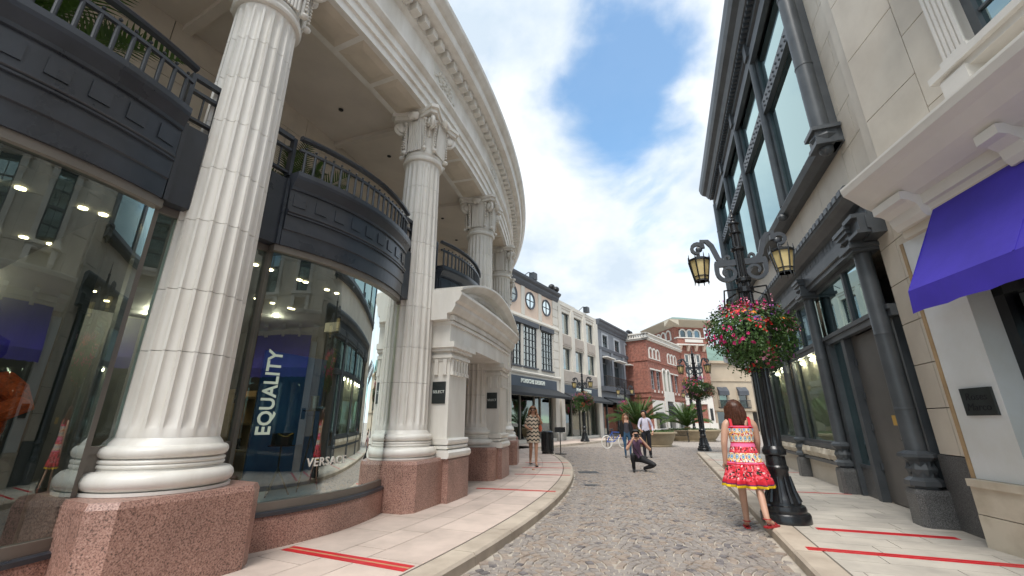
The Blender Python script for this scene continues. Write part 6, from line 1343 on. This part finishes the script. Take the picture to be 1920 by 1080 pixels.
# ---- walking woman in zigzag dress
def zig_mat():
    m, t, b = new_mat('black_and_cream_zigzag'); L = t.links.new; tc = nd(t, 'ShaderNodeTexCoord'); sp = nd(t, 'ShaderNodeSeparateXYZ'); L(tc.outputs['Object'], sp.inputs[0])
    pp = nd(t, 'ShaderNodeMath', operation='PINGPONG'); pp.inputs[1].default_value = .06; L(sp.outputs[0], pp.inputs[0]); ad_ = nd(t, 'ShaderNodeMath', operation='MULTIPLY_ADD'); ad_.inputs[1].default_value = .8; L(pp.outputs[0], ad_.inputs[0]); L(sp.outputs[2], ad_.inputs[2])
    md_ = nd(t, 'ShaderNodeMath', operation='PINGPONG'); md_.inputs[1].default_value = .055; L(ad_.outputs[0], md_.inputs[0]); ms_ = nd(t, 'ShaderNodeMath', operation='MULTIPLY'); ms_.inputs[1].default_value = 18.2; L(md_.outputs[0], ms_.inputs[0]); r = nd(t, 'ShaderNodeValToRGB'); r.color_ramp.interpolation = 'CONSTANT'; r.color_ramp.elements[0].color = (.03, .025, .022, 1); r.color_ramp.elements[1].position = .42; r.color_ramp.elements[1].color = (.68, .60, .48, 1)
    q = r.color_ramp.elements.new(.68); q.color = (.30, .17, .10, 1); q = r.color_ramp.elements.new(.85); q.color = (.68, .60, .48, 1); L(ms_.outputs[0], r.inputs[0]); L(r.outputs[0], b.inputs['Base Color']); b.inputs['Roughness'].default_value = .8; return m
zm = zig_mat()
wj = dict(knL=(.07, -.10, .52), anL=(.05, -.16, .10), toL=(.05, -.30, .035), knR=(-.07, .02, .50), anR=(-.06, .20, .14), toR=(-.07, .10, .04), elL=(.27, -.06, 1.20), wrL=(.16, -.22, 1.38), haL=(.11, -.20, 1.46), elR=(-.24, .02, 1.13), wrR=(-.16, -.16, 1.06), haR=(-.10, -.20, 1.06), face=(-.2, -1, 0))
e, J, k, hh = person('woman in black and cream zigzag dress walking with a hand raised to her face', (.62, 13.5, SW), R(8), wj, [ST, zm], lambda b, t, c: 1 if b in ('torso', 'hips') or (b == 'uparm' and t < .75) else 0, 1.70, girth=1.05)
hair(e, hh, HL, .36, k, .115, 5); loft([(1.40, .14, .10), (1.30, .185, .135), (1.12, .165, .125), (.98, .19, .15), (.80, .205, .165), (.66, .20, .165)], 40).build('dress', zm, e, False, True, 70)
hc, fw, up, sd = hh; gl_ = MB()
for sg in (-1, 1): gl_.ell(hc + fw * .092 + sd * .035 * sg + up * .005, (.028, .012, .022), 10, 6)
gl_.build('sunglasses', MT['leather'], e, False); MB().ell((.24, .06, 1.08), (.05, .13, .11), 12, 8).build('bag', plain('coral_bag', (.70, .16, .08)), e, False)
for s in 'LR': MB().box(-.035, .035, -.17, .06, -.03, -.01, lambda x, y, z, a=J['an' + s]: (a.x + x, a.y + y, max(.0, a.z - .085) + z + .03)).build('sandal', MT['leather'], e, False)
# ---- kneeling photographer
pj = dict(pelvis=(.03, .16, .36), waist=(.02, .13, .50), chest=(0, .05, .70), nb=(0, .01, .85), neck=(0, -.01, .91), chin=(0, -.04, .955), head=(0, -.035, 1.025), top=(0, -.02, 1.10), shL=(.175, .02, .82), shR=(-.175, .02, .82),
          elL=(.36, -.15, .60), wrL=(.12, -.24, .90), haL=(.075, -.23, .955), elR=(-.30, -.16, .60), wrR=(-.12, -.23, .90), haR=(-.075, -.22, .955), hiL=(.11, .14, .35), hiR=(-.08, .14, .35),
          knR=(-.16, -.26, .50), anR=(-.13, -.05, .09), toR=(-.15, -.20, .035), knL=(.45, -.22, .22), anL=(.17, .10, .10), toL=(.21, -.03, .04))
pur = mat('muted_purple_cotton', (.155, .085, .150), .85, .12, 12); mar = plain('maroon_cotton', (.10, .012, .022), .8); blk = mat('black_denim', (.012, .012, .016), .7, .2, 12)
e, J, k, hh = person('kneeling photographer in purple t-shirt aiming a camera', (3.62, 13.0, 0), R(-8), pj, [SK, pur, blk, mar, MT['leather']], lambda b, t, c: 1 if b == 'torso' else 3 if b == 'uparm' and t < .55 else 2 if b in ('hips', 'thigh', 'shin') else 4 if b == 'foot' else 0, 1.72, rad=dict(hi=.095, kn=.07, an=.05))
hair(e, hh, HD, 0, k, .112, 7)
cm = empty('camera', (0, 0, 0), 'black camera held at the kneeling photographer\'s eye', 'camera'); cm.location = Vector((3.62, 13.0, 0)) + Matrix.Rotation(R(-8), 3, 'Z') @ Vector((0, -.21, .985)); cm.rotation_euler = (0, 0, R(-8)); cm.name = 'handheld_camera'
MB().box(-.07, .07, -.03, .035, -.02, .075).build('camera_body', MT['leather'], cm, False); l_ = MB().lathe([(0, 0), (.036, 0), (.036, .07), (.040, .08), (.040, .10), (.032, .10), (.0, .09)], 16); remap(l_, lambda x, y, z: (x, -z - .03, y + .025)).build('lens', MT['iron'], cm, False)
MB().tube([(-.13, -.10, .82), (-.08, -.14, .66), (.02, -.13, .52), (.1, .0, .42)], .012, 6).build('strap', MT['leather'], e, False)
# ---- couple
sh_ = mat('pale_lilac_shirt', (.58, .56, .68), .8, .08, 20); nav = mat('dark_navy_trousers', (.014, .016, .026), .8, .2, 8)
mj = dict(elR=(-.25, -.04, 1.13), wrR=(-.20, -.20, 1.0), haR=(-.16, -.24, .97), elL=(.26, .04, 1.13), wrL=(.25, -.08, .92), haL=(.22, -.12, .87), chin=(-.03, -.05, 1.53), head=(-.035, -.04, 1.60), top=(-.025, -.01, 1.67), knL=(.10, .06, .50), anL=(.12, .16, .09), toL=(.14, .02, .035), face=(-.8, -.7, -.35))
e, J, k, hh = person('man in pale lilac shirt and dark trousers standing behind the photographer', (5.35, 17.7, 0), R(-12), mj, [ST, sh_, nav, MT['leather']], lambda b, t, c: 1 if b in ('torso', 'uparm') or (b == 'forearm' and t < .75) else 2 if b in ('hips', 'thigh', 'shin') else 3 if b == 'foot' else 0, 1.80, rad=dict(hi=.095, kn=.075, an=.055, waist=.125), girth=1.08)
hair(e, hh, HD, 0, k, .108, 9); MB().lathe([(.142, .99), (.146, .99), (.146, 1.03), (.142, 1.03)], 24, cap=False).build('belt', MT['leather'], e, False)
gt = mat('charcoal_top', (.045, .042, .055), .8, .1, 10); cd = plain('black_cardigan', (.010, .010, .012), .9); jn = mat('blue_jeans', (.035, .10, .19), .85, .25, 10)
cj = dict(elL=(.25, .06, 1.13), wrL=(.27, .02, .90), haL=(.27, .0, .84), elR=(-.25, .06, 1.13), wrR=(-.27, .02, .90), haR=(-.27, .0, .84), face=(.6, -.9, .1))
e, J, k, hh = person('woman in charcoal top, black cardigan and blue jeans standing by the man', (4.63, 17.9, 0), R(-10), cj, [SK, gt, cd, jn, MT['leather']], lambda b, t, c: 1 if b == 'torso' and abs(c.x) < .12 and c.y < .02 and c.z < 1.36 else 0 if (b == 'torso' and c.z >= 1.36 and c.y < .02 and abs(c.x) < .1) else 2 if b in ('torso', 'uparm', 'forearm') else 3 if b in ('hips', 'thigh', 'shin') else 4 if b == 'foot' else 0, 1.68)
hair(e, hh, HL, .30, k, .112, 11); hc, fw, up, sd = hh; MB().box(-.06, .06, -.015, .015, 0, .03, lambda x, y, z: tuple(hc + sd * x + fw * (.06 + y) + up * (.085 + z))).build('sunglasses', MT['leather'], e, False)
for sg in (-1, 1): MB().loft if False else loft([(1.36, .05, .11, sg * .14, .02), (1.15, .06, .13, sg * .155, .03), (.90, .07, .14, sg * .175, .04), (.80, .065, .13, sg * .18, .05)], 16).build('cardigan_panel', cd, e, False, True)
# ---- distant figure before the cream building
e, J, k, hh = person('distant person in dark clothes standing before the cream building', (24.6, 45.9, 0), R(60), dict(elR=(-.22, -.1, 1.15), wrR=(-.15, -.28, 1.15), haR=(-.12, -.33, 1.17)), [SK, plain('navy_shirt', (.02, .03, .06)), blk], lambda b, t, c: 1 if b in ('torso', 'uparm') else 2 if b in ('hips', 'thigh', 'shin', 'foot') else 0, 1.75)
hair(e, hh, HD, 0, k, .11, 13)
